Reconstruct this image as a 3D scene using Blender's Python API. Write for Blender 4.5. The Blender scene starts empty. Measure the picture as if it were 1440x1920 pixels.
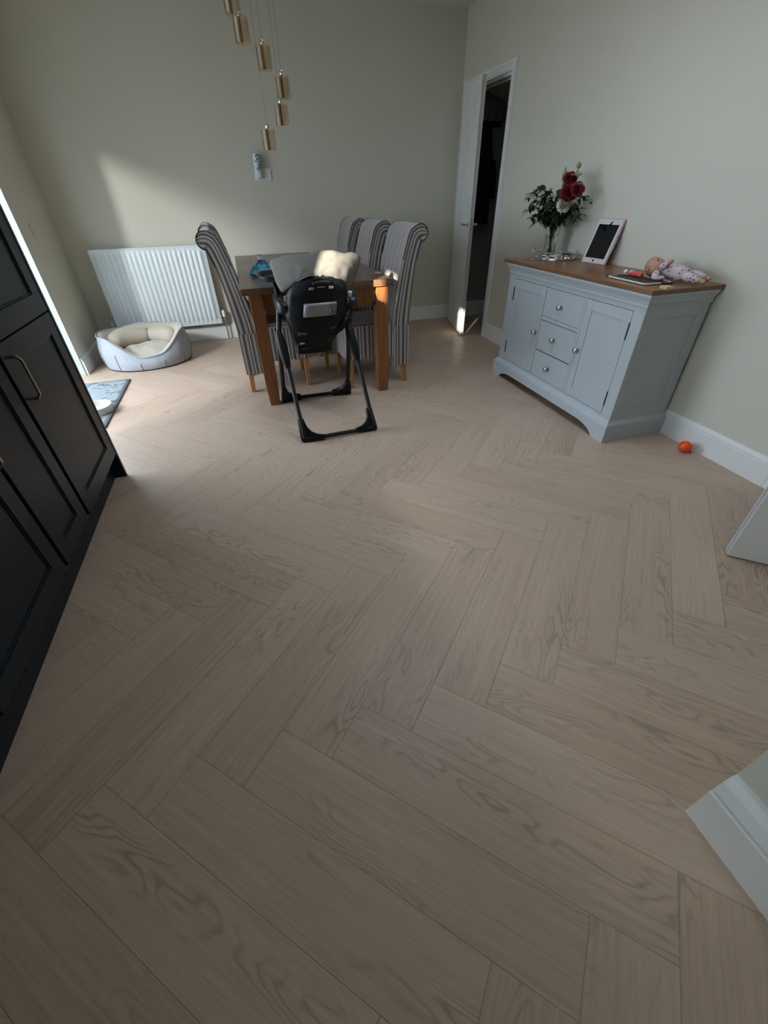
import bpy, bmesh, math, random
from math import sin, cos, pi, radians, sqrt
from mathutils import Vector, Matrix, noise
random.seed(7)
S = bpy.context.scene
C = S.collection

XR, YB, XL, ZC = 2.385, 5.138, -1.488, 2.53
# ------------------------------------------------------------ camera, world, sun, daylight, exposure
F_PX, PITCH, ROLL, YAW, CAM_H = 774.02, 0.656925, -0.023016, 0.28371, 1.24
fwd = Vector((sin(YAW)*cos(PITCH), cos(YAW)*cos(PITCH), -sin(PITCH)))
rgt = Vector((cos(YAW), -sin(YAW), 0)); upv = rgt.cross(fwd)
r2 = cos(ROLL)*rgt + sin(ROLL)*upv; u2 = -sin(ROLL)*rgt + cos(ROLL)*upv
cam = bpy.data.cameras.new('camera'); camo = bpy.data.objects.new('camera', cam); C.objects.link(camo)
cam.sensor_fit = 'VERTICAL'; cam.sensor_height = 24; cam.lens = F_PX/1920*24; cam.clip_start = 0.02
m = Matrix.Identity(4)
for i in range(3):
    m[i][0], m[i][1], m[i][2] = r2[i], u2[i], -fwd[i]
m[2][3] = CAM_H
camo.matrix_world = m
S.camera = camo
S.view_settings.view_transform = 'Standard'; S.view_settings.look = 'None'
S.view_settings.gamma = 1; S.view_settings.use_curve_mapping = False
S.view_settings.exposure = 0.15
W = bpy.data.worlds.new('sky'); S.world = W; W.use_nodes = True
W.node_tree.nodes['Background'].inputs[0].default_value = (0.66, 0.80, 0.97, 1)
W.node_tree.nodes['Background'].inputs[1].default_value = 8.0
SUN_DIR = Vector((0.7685, 1, -0.369)).normalized()

def light(name, kind, loc, direction, energy, col, **kw):
    d = bpy.data.lights.new(name, kind); d.energy = energy; d.color = col
    for k, v in kw.items(): setattr(d, k, v)
    o = bpy.data.objects.new(name, d); C.objects.link(o); o.location = loc
    o.rotation_euler = Vector(direction).to_track_quat('-Z', 'Y').to_euler()
    return o
light('sun', 'SUN', (-6, -6, 6), SUN_DIR, 24, (1, 0.93, 0.80), angle=radians(0.6))
for nm, loc, sx, sy in (('patio_opening', (-1.80, 3.335, 0.97), 1.95, 1.94), ('kitchen_window_opening', (-1.80, -0.37, 1.97), 1.04, 0.34), ('added_low_opening', (-1.80, 0.355, 1.36), 2.49, 0.52), ('added_roof_opening', (1.075, 2.0, ZC+0.88), 1.15, 1.2)):  # roof and low worktop openings are added to let in fill light
    p = light(nm, 'AREA', loc, (1, 0, 0) if loc[2] < 2.5 else (0, 0, -1), 1, (1, 1, 1), shape='RECTANGLE', size=sx, size_y=sy)
    p.data.cycles.is_portal = True
light('patch_glow', 'AREA', (-3.35, 1.37, 2.62), (0.7685, 1, -0.42), 115, (0.88, 0.96, 1.0), shape='DISK', size=0.34)  # added lamp outside the patio, casts the soft patch on the far wall
light('rear_fill', 'AREA', (-0.1, -3.0, 2.2), (0.15, 1, -0.55), 0.7, (1.0, 0.90, 0.78), shape='RECTANGLE', size=2.2, size_y=0.6)  # soft fill lamp added behind the camera

# ------------------------------------------------------------ materials
def mat(name, col, rough=0.5, metal=0.0, var=0.0, vscale=8, bump=0.0, bscale=200, trans=0.0, ior=1.45, spec=0.5, sheen=0.0, coat=0.0, alpha=1.0, stretch=None):
    M = bpy.data.materials.new(name); M.use_nodes = True
    nt = M.node_tree; b = nt.nodes['Principled BSDF']; L = nt.links.new
    b.inputs['Base Color'].default_value = (*col, 1); b.inputs['Roughness'].default_value = rough
    b.inputs['Metallic'].default_value = metal; b.inputs['IOR'].default_value = ior
    b.inputs['Transmission Weight'].default_value = trans
    b.inputs['Specular IOR Level'].default_value = spec
    b.inputs['Sheen Weight'].default_value = sheen; b.inputs['Coat Weight'].default_value = coat
    b.inputs['Alpha'].default_value = alpha
    tc = nt.nodes.new('ShaderNodeTexCoord'); src = tc.outputs['Object']
    if stretch:
        mp = nt.nodes.new('ShaderNodeMapping'); mp.inputs['Scale'].default_value = stretch
        L(src, mp.inputs['Vector']); src = mp.outputs['Vector']
    n = nt.nodes.new('ShaderNodeTexNoise'); n.inputs['Scale'].default_value = vscale; n.inputs['Detail'].default_value = 4
    L(src, n.inputs['Vector'])
    mx = nt.nodes.new('ShaderNodeMix'); mx.data_type = 'RGBA'
    k = max(var, 0.015)
    mx.inputs[6].default_value = (*[c*(1-k) for c in col], 1); mx.inputs[7].default_value = (*[min(1, c*(1+k)) for c in col], 1)
    L(n.outputs['Fac'], mx.inputs[0]); L(mx.outputs[2], b.inputs['Base Color'])
    if bump:
        n2 = nt.nodes.new('ShaderNodeTexNoise'); n2.inputs['Scale'].default_value = bscale
        L(src, n2.inputs['Vector'])
        bp = nt.nodes.new('ShaderNodeBump'); bp.inputs['Strength'].default_value = bump; bp.inputs['Distance'].default_value = 0.002
        L(n2.outputs['Fac'], bp.inputs['Height']); L(bp.outputs['Normal'], b.inputs['Normal'])
    return M

def wood(name, c1, c2, rough=0.4, axis=(1, 14, 14), scale=3.0, coat=0.0):
    M = bpy.data.materials.new(name); M.use_nodes = True
    nt = M.node_tree; b = nt.nodes['Principled BSDF']; L = nt.links.new
    tc = nt.nodes.new('ShaderNodeTexCoord'); mp = nt.nodes.new('ShaderNodeMapping'); mp.inputs['Scale'].default_value = axis
    L(tc.outputs['Object'], mp.inputs['Vector'])
    n = nt.nodes.new('ShaderNodeTexNoise'); n.inputs['Scale'].default_value = scale; n.inputs['Detail'].default_value = 6; n.inputs['Distortion'].default_value = 1.2
    L(mp.outputs['Vector'], n.inputs['Vector'])
    r = nt.nodes.new('ShaderNodeValToRGB'); r.color_ramp.elements[0].position = 0.3; r.color_ramp.elements[1].position = 0.7
    r.color_ramp.elements[0].color = (*c1, 1); r.color_ramp.elements[1].color = (*c2, 1)
    L(n.outputs['Fac'], r.inputs[0]); L(r.outputs[0], b.inputs['Base Color'])
    b.inputs['Roughness'].default_value = rough; b.inputs['Coat Weight'].default_value = coat
    bp = nt.nodes.new('ShaderNodeBump'); bp.inputs['Strength'].default_value = 0.15; bp.inputs['Distance'].default_value = 0.001
    L(n.outputs['Fac'], bp.inputs['Height']); L(bp.outputs['Normal'], b.inputs['Normal'])
    return M

def mathn(nt, op, a, b=None, c=None):
    n = nt.nodes.new('ShaderNodeMath'); n.operation = op
    for i, v in enumerate((a, b, c)):
        if v is None: continue
        if isinstance(v, (int, float)): n.inputs[i].default_value = v
        else: nt.links.new(v, n.inputs[i])
    return n.outputs[0]

PW, PL = 0.168, 0.84
def floor_mat():
    M = bpy.data.materials.new('herringbone_oak'); M.use_nodes = True
    nt = M.node_tree; b = nt.nodes['Principled BSDF']; L = nt.links.new; N = nt.nodes.new
    uv = N('ShaderNodeUVMap'); uv.uv_map = 'plank'
    sp = N('ShaderNodeSeparateXYZ'); L(uv.outputs[0], sp.inputs[0]); u, v = sp.outputs[0], sp.outputs[1]
    at = N('ShaderNodeAttribute'); at.attribute_name = 'rnd'; sr = N('ShaderNodeSeparateColor'); L(at.outputs['Color'], sr.inputs[0])
    r1, r2_, r3 = sr.outputs[0], sr.outputs[1], sr.outputs[2]
    def vec(su, sv, off):
        c = N('ShaderNodeCombineXYZ')
        L(mathn(nt, 'MULTIPLY_ADD', u, su, mathn(nt, 'MULTIPLY', r1, 37)), c.inputs[0])
        L(mathn(nt, 'MULTIPLY_ADD', v, sv, mathn(nt, 'MULTIPLY', r2_, 53)), c.inputs[1])
        c.inputs[2].default_value = off
        return c.outputs[0]
    n1 = N('ShaderNodeTexNoise'); n1.inputs['Scale'].default_value = 1; n1.inputs['Detail'].default_value = 2.5; n1.inputs['Roughness'].default_value = 0.45; n1.inputs['Distortion'].default_value = 0.12
    L(vec(1.9, 8.5, 0), n1.inputs['Vector'])
    ph = mathn(nt, 'MULTIPLY_ADD', n1.outputs['Fac'], 120, mathn(nt, 'MULTIPLY', v, 90))
    s = mathn(nt, 'SINE', ph)
    s = mathn(nt, 'POWER', mathn(nt, 'MULTIPLY_ADD', s, 0.5, 0.5), 4.0)       # ring lines
    nm = N('ShaderNodeTexNoise'); nm.inputs['Scale'].default_value = 1; nm.inputs['Detail'].default_value = 1
    L(vec(1.4, 9, 5), nm.inputs['Vector'])
    mask = mathn(nt, 'SMOOTH_MIN', 1, mathn(nt, 'MAXIMUM', 0, mathn(nt, 'MULTIPLY_ADD', nm.outputs['Fac'], 4.0, -1.85)), 0.1)
    rings = mathn(nt, 'MULTIPLY', s, mask)
    nf = N('ShaderNodeTexNoise'); nf.inputs['Scale'].default_value = 1; nf.inputs['Detail'].default_value = 3
    L(vec(9, 260, 9), nf.inputs['Vector'])
    ns = N('ShaderNodeTexNoise'); ns.inputs['Scale'].default_value = 1; ns.inputs['Detail'].default_value = 4; ns.inputs['Distortion'].default_value = 0.3
    L(vec(2.6, 75, 14), ns.inputs['Vector'])
    fib = mathn(nt, 'ADD', mathn(nt, 'MULTIPLY', nf.outputs['Fac'], 0.45), mathn(nt, 'MULTIPLY', ns.outputs['Fac'], 0.55))
    nb = N('ShaderNodeTexNoise'); nb.inputs['Scale'].default_value = 1; nb.inputs['Detail'].default_value = 2
    L(vec(1.2, 5, 2), nb.inputs['Vector'])
    eu = mathn(nt, 'MINIMUM', u, mathn(nt, 'SUBTRACT', PL, u)); ev = mathn(nt, 'MINIMUM', v, mathn(nt, 'SUBTRACT', PW, v))
    e = mathn(nt, 'MINIMUM', eu, ev)
    groove = mathn(nt, 'SUBTRACT', 1, mathn(nt, 'MINIMUM', 1, mathn(nt, 'DIVIDE', e, 0.0020)))
    m1 = N('ShaderNodeMix'); m1.data_type = 'RGBA'
    m1.inputs[6].default_value = (0.443, 0.317, 0.228, 1); m1.inputs[7].default_value = (0.533, 0.400, 0.300, 1)
    tone = mathn(nt, 'MULTIPLY_ADD', nb.outputs['Fac'], 0.8, mathn(nt, 'MULTIPLY_ADD', r3, 0.55, -0.2)); L(tone, m1.inputs[0])
    dark = mathn(nt, 'MULTIPLY_ADD', rings, -0.30, 1.0)
    dark = mathn(nt, 'MULTIPLY', dark, mathn(nt, 'MULTIPLY_ADD', fib, 0.72, 0.64))
    dark = mathn(nt, 'MULTIPLY', dark, mathn(nt, 'MULTIPLY_ADD', groove, -0.36, 1.0))
    vm = N('ShaderNodeVectorMath'); vm.operation = 'SCALE'; L(m1.outputs[2], vm.inputs[0]); L(dark, vm.inputs[3])
    L(vm.outputs[0], b.inputs['Base Color'])
    L(mathn(nt, 'MULTIPLY_ADD', fib, 0.12, 0.40), b.inputs['Roughness'])
    b.inputs['Specular IOR Level'].default_value = 0.4
    h = mathn(nt, 'MULTIPLY_ADD', groove, -1.2, mathn(nt, 'MULTIPLY_ADD', rings, -0.35, mathn(nt, 'MULTIPLY', fib, 0.25)))
    bp = N('ShaderNodeBump'); bp.inputs['Strength'].default_value = 0.35; bp.inputs['Distance'].default_value = 0.0015
    L(h, bp.inputs['Height']); L(bp.outputs['Normal'], b.inputs['Normal'])
    return M

def stripe_mat():
    M = bpy.data.materials.new('striped_upholstery'); M.use_nodes = True
    nt = M.node_tree; b = nt.nodes['Principled BSDF']; L = nt.links.new; N = nt.nodes.new
    uv = N('ShaderNodeUVMap'); uv.uv_map = 'stripe'
    sp = N('ShaderNodeSeparateXYZ'); L(uv.outputs[0], sp.inputs[0])
    fr = mathn(nt, 'FRACT', mathn(nt, 'DIVIDE', sp.outputs[0], 0.088))
    r = N('ShaderNodeValToRGB'); cr = r.color_ramp; cr.interpolation = 'CONSTANT'
    tp, cr_, bk, pl, gr = (0.165, 0.132, 0.117), (0.47, 0.43, 0.385), (0.010, 0.009, 0.012), (0.075, 0.050, 0.055), (0.23, 0.205, 0.19)
    stops = [(0, bk), (0.085, gr), (0.21, cr_), (0.29, tp), (0.44, bk), (0.51, cr_), (0.62, pl), (0.70, gr), (0.82, cr_), (0.88, tp)]
    while len(cr.elements) < len(stops): cr.elements.new(0.5)
    for e_, (p, c) in zip(cr.elements, stops): e_.position = p; e_.color = (*c, 1)
    L(fr, r.inputs[0]); L(r.outputs[0], b.inputs['Base Color'])
    b.inputs['Roughness'].default_value = 0.75; b.inputs['Sheen Weight'].default_value = 0.3
    return M

def label_mat():  # aerosol can print: blue flowers on white
    M = bpy.data.materials.new('blue_print'); M.use_nodes = True
    nt = M.node_tree; b = nt.nodes['Principled BSDF']; N = nt.nodes.new
    tc = N('ShaderNodeTexCoord'); n = N('ShaderNodeTexVoronoi'); n.inputs['Scale'].default_value = 55
    nt.links.new(tc.outputs['Object'], n.inputs['Vector'])
    r = N('ShaderNodeValToRGB'); r.color_ramp.elements[0].color = (0.03, 0.10, 0.22, 1); r.color_ramp.elements[1].color = (0.55, 0.66, 0.70, 1)
    r.color_ramp.elements[0].position = 0.35; r.color_ramp.elements[1].position = 0.55
    nt.links.new(n.outputs['Distance'], r.inputs[0]); nt.links.new(r.outputs[0], b.inputs['Base Color']); b.inputs['Roughness'].default_value = 0.35
    return M

def dots_mat():
    M = bpy.data.materials.new('spotted_cotton'); M.use_nodes = True
    nt = M.node_tree; b = nt.nodes['Principled BSDF']; N = nt.nodes.new
    tc = N('ShaderNodeTexCoord'); n = N('ShaderNodeTexVoronoi'); n.inputs['Scale'].default_value = 62
    nt.links.new(tc.outputs['Object'], n.inputs['Vector'])
    r = N('ShaderNodeValToRGB'); r.color_ramp.interpolation = 'CONSTANT'
    r.color_ramp.elements[0].color = (0.09, 0.06, 0.09, 1); r.color_ramp.elements[1].color = (0.56, 0.44, 0.45, 1)
    r.color_ramp.elements[1].position = 0.27
    nt.links.new(n.outputs['Distance'], r.inputs[0]); nt.links.new(r.outputs[0], b.inputs['Base Color']); b.inputs['Roughness'].default_value = 0.9
    return M

def fleece_mat(name, c, bump):
    return mat(name, c, 0.95, var=0.14, vscale=45, bump=bump, bscale=160, sheen=0.4)

M_wall = mat('wall_paint', (0.595, 0.565, 0.465), 0.75, var=0.012, vscale=3, bump=0.12, bscale=260)
M_ceil = mat('ceiling_paint', (0.70, 0.70, 0.67), 0.8)
M_trim = mat('white_gloss_trim', (0.72, 0.72, 0.675), 0.32)
M_upvc = mat('white_frame', (0.43, 0.445, 0.43), 0.35)
M_floor = floor_mat()
M_navy = mat('dark_navy_cabinet', (0.0085, 0.0135, 0.0195), 0.40, var=0.04, spec=0.36)
M_gold = mat('brushed_brass', (0.50, 0.39, 0.23), 0.32, metal=1)
M_blackmetal = mat('black_metal', (0.008, 0.008, 0.009), 0.4, metal=0.3)
M_chrome = mat('chrome', (0.72, 0.72, 0.72), 0.12, metal=1)
M_steel = mat('satin_steel', (0.55, 0.54, 0.52), 0.28, metal=1)
M_side = mat('pale_blue_grey_paint', (0.445, 0.485, 0.50), 0.42, var=0.015)
M_top = wood('oiled_oak_top', (0.15, 0.062, 0.024), (0.25, 0.115, 0.05), 0.35, axis=(14, 1.2, 14))
M_table = wood('honey_oak', (0.17, 0.060, 0.017), (0.27, 0.105, 0.034), 0.33, axis=(12, 12, 1.1))
M_ttop = wood('dark_oak_top', (0.105, 0.060, 0.038), (0.165, 0.098, 0.066), 0.28, axis=(14, 1.2, 10))
M_leg = wood('light_oak_leg', (0.34, 0.155, 0.045), (0.48, 0.235, 0.08), 0.4, axis=(14, 14, 1.2))
M_stripe = stripe_mat()
M_piping = mat('black_piping', (0.008, 0.008, 0.009), 0.7)
M_black = mat('black_plastic', (0.005, 0.0055, 0.006), 0.45, spec=0.3)
M_black2 = mat('grey_black_plastic', (0.013, 0.015, 0.017), 0.38, spec=0.4)
M_hood = mat('taupe_fabric', (0.165, 0.152, 0.13), 0.9, var=0.15, vscale=14, bump=0.25, bscale=240)
M_sticker = mat('silver_sticker', (0.30, 0.30, 0.30), 0.35, metal=0.2)
M_ink = mat('sticker_ink', (0.03, 0.03, 0.03), 0.6)
M_rad = mat('radiator_enamel', (0.68, 0.73, 0.72), 0.3)
M_white = mat('white_plastic', (0.72, 0.72, 0.70), 0.35)
M_suede = mat('pale_grey_suede', (0.32, 0.33, 0.35), 0.9, var=0.08, vscale=25, bump=0.2, bscale=150)
M_fleece = fleece_mat('cream_fleece', (0.47, 0.41, 0.32), 1.0)
M_rug = mat('grey_flecked_rug', (0.25, 0.28, 0.285), 0.95, var=0.35, vscale=22, bump=0.6, bscale=300, stretch=(1, 3.2, 1))
M_rugedge = mat('rug_edge', (0.10, 0.105, 0.11), 0.9)
M_bowl = mat('cream_ceramic', (0.50, 0.50, 0.43), 0.28)
M_glass = mat('clear_glass', (0.93, 0.95, 0.94), 0.02, trans=1, ior=1.45)
M_amber = mat('champagne_glass', (0.82, 0.63, 0.42), 0.05, trans=1, ior=1.25, alpha=0.58)
M_inner = mat('bronze_rod', (0.24, 0.17, 0.105), 0.18, metal=0.85)
M_pearl = mat('pearl_strip', (0.75, 0.72, 0.66), 0.15, metal=0.3)
M_wire = mat('suspension_wire', (0.20, 0.20, 0.19), 0.4, metal=0.6)
M_green = mat('leaf_green', (0.018, 0.035, 0.014), 0.5, var=0.35, vscale=30)
M_stem = mat('stem_green', (0.05, 0.10, 0.03), 0.5, var=0.2)
M_bud = mat('bud_green', (0.20, 0.26, 0.09), 0.5, var=0.2, vscale=20)
M_red = mat('rose_red', (0.16, 0.004, 0.010), 0.6, var=0.3, vscale=30)
M_cream = mat('rose_cream', (0.55, 0.55, 0.38), 0.6, var=0.12, vscale=30)
M_blank = mat('screen_glass', (0.006, 0.006, 0.008), 0.06, spec=0.6)
M_pink = mat('pink_case', (0.55, 0.30, 0.31), 0.45)
M_bezel = mat('pearl_bezel', (0.60, 0.55, 0.53), 0.35)
M_teal = mat('pale_teal', (0.32, 0.48, 0.48), 0.4)
M_skin = mat('doll_skin', (0.46, 0.235, 0.14), 0.42, var=0.05)
M_dots = dots_mat()
M_redp = mat('red_plastic', (0.62, 0.06, 0.04), 0.4)
M_orange = mat('orange_red_rubber', (0.85, 0.075, 0.008), 0.3, var=0.05)
M_brown = mat('dark_brown_weave', (0.055, 0.032, 0.022), 0.7, var=0.3, vscale=60)
M_ivory = mat('ivory_edge', (0.64, 0.60, 0.50), 0.5)
M_block = wood('pale_wood', (0.50, 0.36, 0.20), (0.62, 0.47, 0.28), 0.5, axis=(3, 12, 12))
M_coat = mat('dark_cloth', (0.012, 0.012, 0.014), 0.9, var=0.2)
M_coat2 = mat('dark_purple_cloth', (0.014, 0.010, 0.024), 0.9, var=0.2)
M_blue = mat('turquoise_film', (0.10, 0.42, 0.50), 0.3, var=0.3, vscale=30)
M_indigo = mat('indigo_film', (0.05, 0.09, 0.33), 0.3, var=0.3, vscale=30)
M_clear = mat('clear_film', (0.75, 0.85, 0.88), 0.2, trans=0.8, ior=1.1)
M_outer = mat('pale_render', (0.42, 0.40, 0.37), 0.9)
M_paving = mat('grey_paving', (0.30, 0.29, 0.27), 0.9, var=0.1)
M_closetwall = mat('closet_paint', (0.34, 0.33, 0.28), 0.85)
M_brass = M_gold

# ------------------------------------------------------------ mesh helpers
def link(name, bm, material, parent=None, smooth=False, loc=None, sub=0, solid=0, bevel=0):
    bmesh.ops.recalc_face_normals(bm, faces=bm.faces)
    me = bpy.data.meshes.new(name); bm.to_mesh(me); bm.free()
    for mm in (material if isinstance(material, (list, tuple)) else [material]): me.materials.append(mm)
    o = bpy.data.objects.new(name, me); C.objects.link(o)
    if loc is not None: o.location = loc
    if parent is not None: o.parent = parent
    if smooth:
        for p in me.polygons: p.use_smooth = True
        if smooth == 2:
            try: me.set_sharp_from_angle(angle=radians(40))
            except Exception: pass
    if solid:
        d = o.modifiers.new('solid', 'SOLIDIFY'); d.thickness = solid; d.offset = 0
    if bevel:
        d = o.modifiers.new('bevel', 'BEVEL'); d.width = bevel; d.segments = 2; d.limit_method = 'ANGLE'; d.angle_limit = radians(40)
    if sub:
        d = o.modifiers.new('sub', 'SUBSURF'); d.levels = sub; d.render_levels = sub
    return o

def thing(name, label, cat, loc=(0, 0, 0), rotz=0, group=None):
    o = bpy.data.objects.new(name, None); C.objects.link(o); o.empty_display_size = 0.1
    o.location = loc; o.rotation_euler = (0, 0, rotz); o['label'] = label; o['category'] = cat
    if group: o['group'] = group
    return o
def tag(o, label, cat, group=None):
    o['label'] = label; o['category'] = cat
    if group: o['group'] = group
    return o
def struct(o, label=None, cat=None):
    o['kind'] = 'structure'
    if label: o['label'] = label
    if cat: o['category'] = cat
    return o

def box(bm, x0, x1, y0, y1, z0, z1, mi=0, M=None):
    vs = [bm.verts.new((x, y, z)) for z in (z0, z1) for y in (y0, y1) for x in (x0, x1)]
    if M is not None:
        for v in vs: v.co = M @ v.co
    for f in ((0, 2, 3, 1), (4, 5, 7, 6), (0, 1, 5, 4), (2, 6, 7, 3), (0, 4, 6, 2), (1, 3, 7, 5)):
        fc = bm.faces.new([vs[i] for i in f]); fc.material_index = mi
    return vs
def prism(bm, pts, a, b, axis='y', mi=0):
    def P(p, t):
        return (p[0], t, p[1]) if axis == 'y' else ((t, p[0], p[1]) if axis == 'x' else (p[0], p[1], t))
    A = [bm.verts.new(P(p, a)) for p in pts]; B = [bm.verts.new(P(p, b)) for p in pts]
    n = len(pts)
    fs = [bm.faces.new(A), bm.faces.new(B[::-1])]
    for i in range(n): fs.append(bm.faces.new([A[i], A[(i+1) % n], B[(i+1) % n], B[i]]))
    for f in fs: f.material_index = mi
def tube(bm, pts, r, n=10, caps=True, radii=None, closed=False):
    pts = [Vector(p) for p in pts]; rings = []; N_ = len(pts)
    up = None
    for i, p in enumerate(pts):
        if closed: t = (pts[(i+1) % N_] - pts[i-1])
        else: t = (pts[min(i+1, N_-1)] - pts[max(i-1, 0)])
        t.normalize()
        if up is None:
            up = Vector((0, 0, 1)) if abs(t.z) < 0.9 else Vector((1, 0, 0))
        a = t.cross(up).normalized(); b_ = a.cross(t).normalized(); up = b_
        rr = radii[i] if radii else r
        rings.append([bm.verts.new(p + rr*(cos(2*pi*k/n)*a + sin(2*pi*k/n)*b_)) for k in range(n)])
    for i in range(N_ if closed else N_-1):
        A, B = rings[i], rings[(i+1) % N_]
        for k in range(n): bm.faces.new([A[k], A[(k+1) % n], B[(k+1) % n], B[k]])
    if caps and not closed:
        bm.faces.new(rings[0]); bm.faces.new(rings[-1][::-1])
def lathe(bm, prof, n=32, cx=0, cy=0, cz=0, sx=1, sy=1, axis='z'):
    rings = []
    def P(r, z, a):
        x, y = r*cos(a)*sx, r*sin(a)*sy
        if axis == 'z': return (cx+x, cy+y, cz+z)
        if axis == 'x': return (cx+z, cy+x, cz+y)
        return (cx+x, cy+z, cz+y)
    for r, z in prof:
        if r < 1e-6: rings.append([bm.verts.new(P(0, z, 0))])
        else: rings.append([bm.verts.new(P(r, z, 2*pi*k/n)) for k in range(n)])
    for A, B in zip(rings, rings[1:]):
        for k in range(n):
            if len(A) == 1 and len(B) == 1: break
            if len(A) == 1: bm.faces.new([A[0], B[(k+1) % n], B[k]])
            elif len(B) == 1: bm.faces.new([A[k], A[(k+1) % n], B[0]])
            else: bm.faces.new([A[k], A[(k+1) % n], B[(k+1) % n], B[k]])
def grid(bm, fn, nu, nv, closed_u=False):
    V = [[bm.verts.new(fn(i/(nu if closed_u else nu-1), j/(nv-1))) for j in range(nv)] for i in range(nu)]
    for i in range(nu if closed_u else nu-1):
        for j in range(nv-1):
            bm.faces.new([V[i][j], V[(i+1) % nu][j], V[(i+1) % nu][j+1], V[i][j+1]])
    return V
def bz(p0, p1, p2, p3, n=12):
    o = []
    for i in range(n+1):
        t = i/n; a = (1-t)
        o.append(Vector(p0)*a**3 + Vector(p1)*3*a*a*t + Vector(p2)*3*a*t*t + Vector(p3)*t**3)
    return o
def copy_tree(o, parent=None):
    c = o.copy(); C.objects.link(c)
    if parent is not None:
        c.parent = parent; c.matrix_parent_inverse = o.matrix_parent_inverse.copy()
    for ch in list(o.children): copy_tree(ch, c)
    return c
NB = bmesh.new

# ------------------------------------------------------------ setting: floor
XR, YB, XL, ZC = 2.385, 5.138, -1.488, 2.53
def build_floor():
    bm = NB(); uvl = bm.loops.layers.uv.new('plank'); cl = bm.loops.layers.float_color.new('rnd')
    q = 1/sqrt(2)
    # tip of the seam sits at (0.694, 1.232)
    ox, oy = 0.694 - (PL-PW)*q, 1.232 - (PL+PW)*q
    def plank(u0, v0, along_u):
        du, dv = (PL, PW) if along_u else (PW, PL)
        cs = [(u0, v0), (u0+du, v0), (u0+du, v0+dv), (u0, v0+dv)]
        P = [((a-b)*q+ox, (a+b)*q+oy) for a, b in cs]
        cx = sum(p[0] for p in P)/4; cy = sum(p[1] for p in P)/4
        if not (-1.95 < cx < 4.2 and -3.6 < cy < 5.75): return
        f = bm.faces.new([bm.verts.new((x, y, 0)) for x, y in P])
        col = (random.random(), random.random(), random.random(), 1); flip = random.random() < 0.5
        for lp, (a, b) in zip(f.loops, cs):
            a, b = a-u0, b-v0
            if not along_u: a, b = b, a
            if flip: a, b = PL-a, PW-b
            lp[uvl].uv = (a, b); lp[cl] = col
    for k in range(-6, 8):
        for i in range(-30, 31):
            plank(i*PW + k*PL, -i*PW + k*PL, True)
            plank(PL + i*PW + k*PL, -i*PW + k*PL, False)
    bmesh.ops.remove_doubles(bm, verts=bm.verts, dist=0.0005)
    for f in bm.faces:
        if f.normal.z < 0: f.normal_flip()
    me = bpy.data.meshes.new('floor'); bm.to_mesh(me); bm.free(); me.materials.append(M_floor)
    o = bpy.data.objects.new('floor', me); C.objects.link(o)
    return struct(o, 'pale oak herringbone plank floor', 'floor')
build_floor()

# walls -----------------------------------------------------------------
bm = NB(); box(bm, -1.8, 3.9, YB, YB+0.15, -0.05, ZC+0.1)
struct(link('wall_back', bm, M_wall), 'pale grey far wall behind radiator and table', 'wall')
bm = NB()   # right wall with closet doorway (y 4.215..5.015) and near doorway (y 0.20..1.06)
box(bm, XR, XR+0.12, 1.06, 4.215, 0, ZC+0.1); box(bm, XR, XR+0.12, 5.015, YB, 0, ZC+0.1)
box(bm, XR, XR+0.12, 4.215, 5.015, 1.995, ZC+0.1); box(bm, XR, XR+0.12, 0.20, 1.06, 2.0, ZC+0.1); box(bm, XR, XR+0.12, 0.02, 0.20, 0, ZC+0.1)
struct(link('wall_right', bm, M_wall), 'pale grey right wall above the sideboard', 'wall')
bm = NB()   # left wall: solid past the patio opening, reveal, wall behind the kitchen run with a window and an added low light opening
box(bm, XL-0.30, XL, 4.31, YB, 0, ZC+0.1); box(bm, XL-0.30, XL, 2.36, 4.31, 1.94, ZC+0.1)
box(bm, XL-0.30, XL, 1.60, 2.36, 0, ZC+0.1); box(bm, XL-0.30, XL, 0.15, 1.60, 1.62, ZC+0.1); box(bm, XL-0.30, XL, -0.89, 1.60, 0, 1.10)
box(bm, XL-0.30, XL, -0.89, 0.15, 1.62, 1.80); box(bm, XL-0.30, XL, -0.89, 0.15, 2.14, ZC+0.1)
box(bm, XL-0.30, XL, -3.4, -0.89, 0, ZC+0.1)
struct(link('wall_left', bm, M_wall), 'pale grey left wall with patio opening', 'wall')
bm = NB(); box(bm, 0.850, 3.9, -0.35, 0.131, 0, ZC+0.1)
struct(link('wall_stub', bm, M_wall), 'end of short white wall at the right edge near camera', 'wall')
bm = NB(); box(bm, -1.8, 3.9, -3.55, -3.4, -0.05, ZC+0.1)
struct(link('wall_rear', bm, M_wall), 'wall behind the camera', 'wall')
bm = NB(); box(bm, 0.850, 0.95, -3.4, -0.35, 0, ZC+0.1)
struct(link('wall_side', bm, M_wall), 'wall running back behind the camera', 'wall')
bm = NB(); RX0, RX1, RY0, RY1 = 0.50, 1.65, 1.40, 2.60  # ceiling hole added for fill light, deep shaft narrows its spread
box(bm, -1.8, RX0, -3.55, YB+0.15, ZC, ZC+0.85); box(bm, RX1, 3.9, -3.55, YB+0.15, ZC, ZC+0.85)
box(bm, RX0, RX1, -3.55, RY0, ZC, ZC+0.85); box(bm, RX0, RX1, RY1, YB+0.15, ZC, ZC+0.85)
struct(link('ceiling', bm, M_ceil), 'plain white ceiling', 'ceiling')
bm = NB(); box(bm, -14, -1.79, -16, 12, -0.12, -0.04)
struct(link('ground', bm, M_paving), 'paving outside the patio opening', 'ground')
bm = NB(); box(bm, -9.5, -8, -16, -7, -0.12, 4.91); box(bm, -9.5, -8, -7, -3.0, -0.12, 5.3)  # put outside to block low sun, taller part shades the patio
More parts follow.
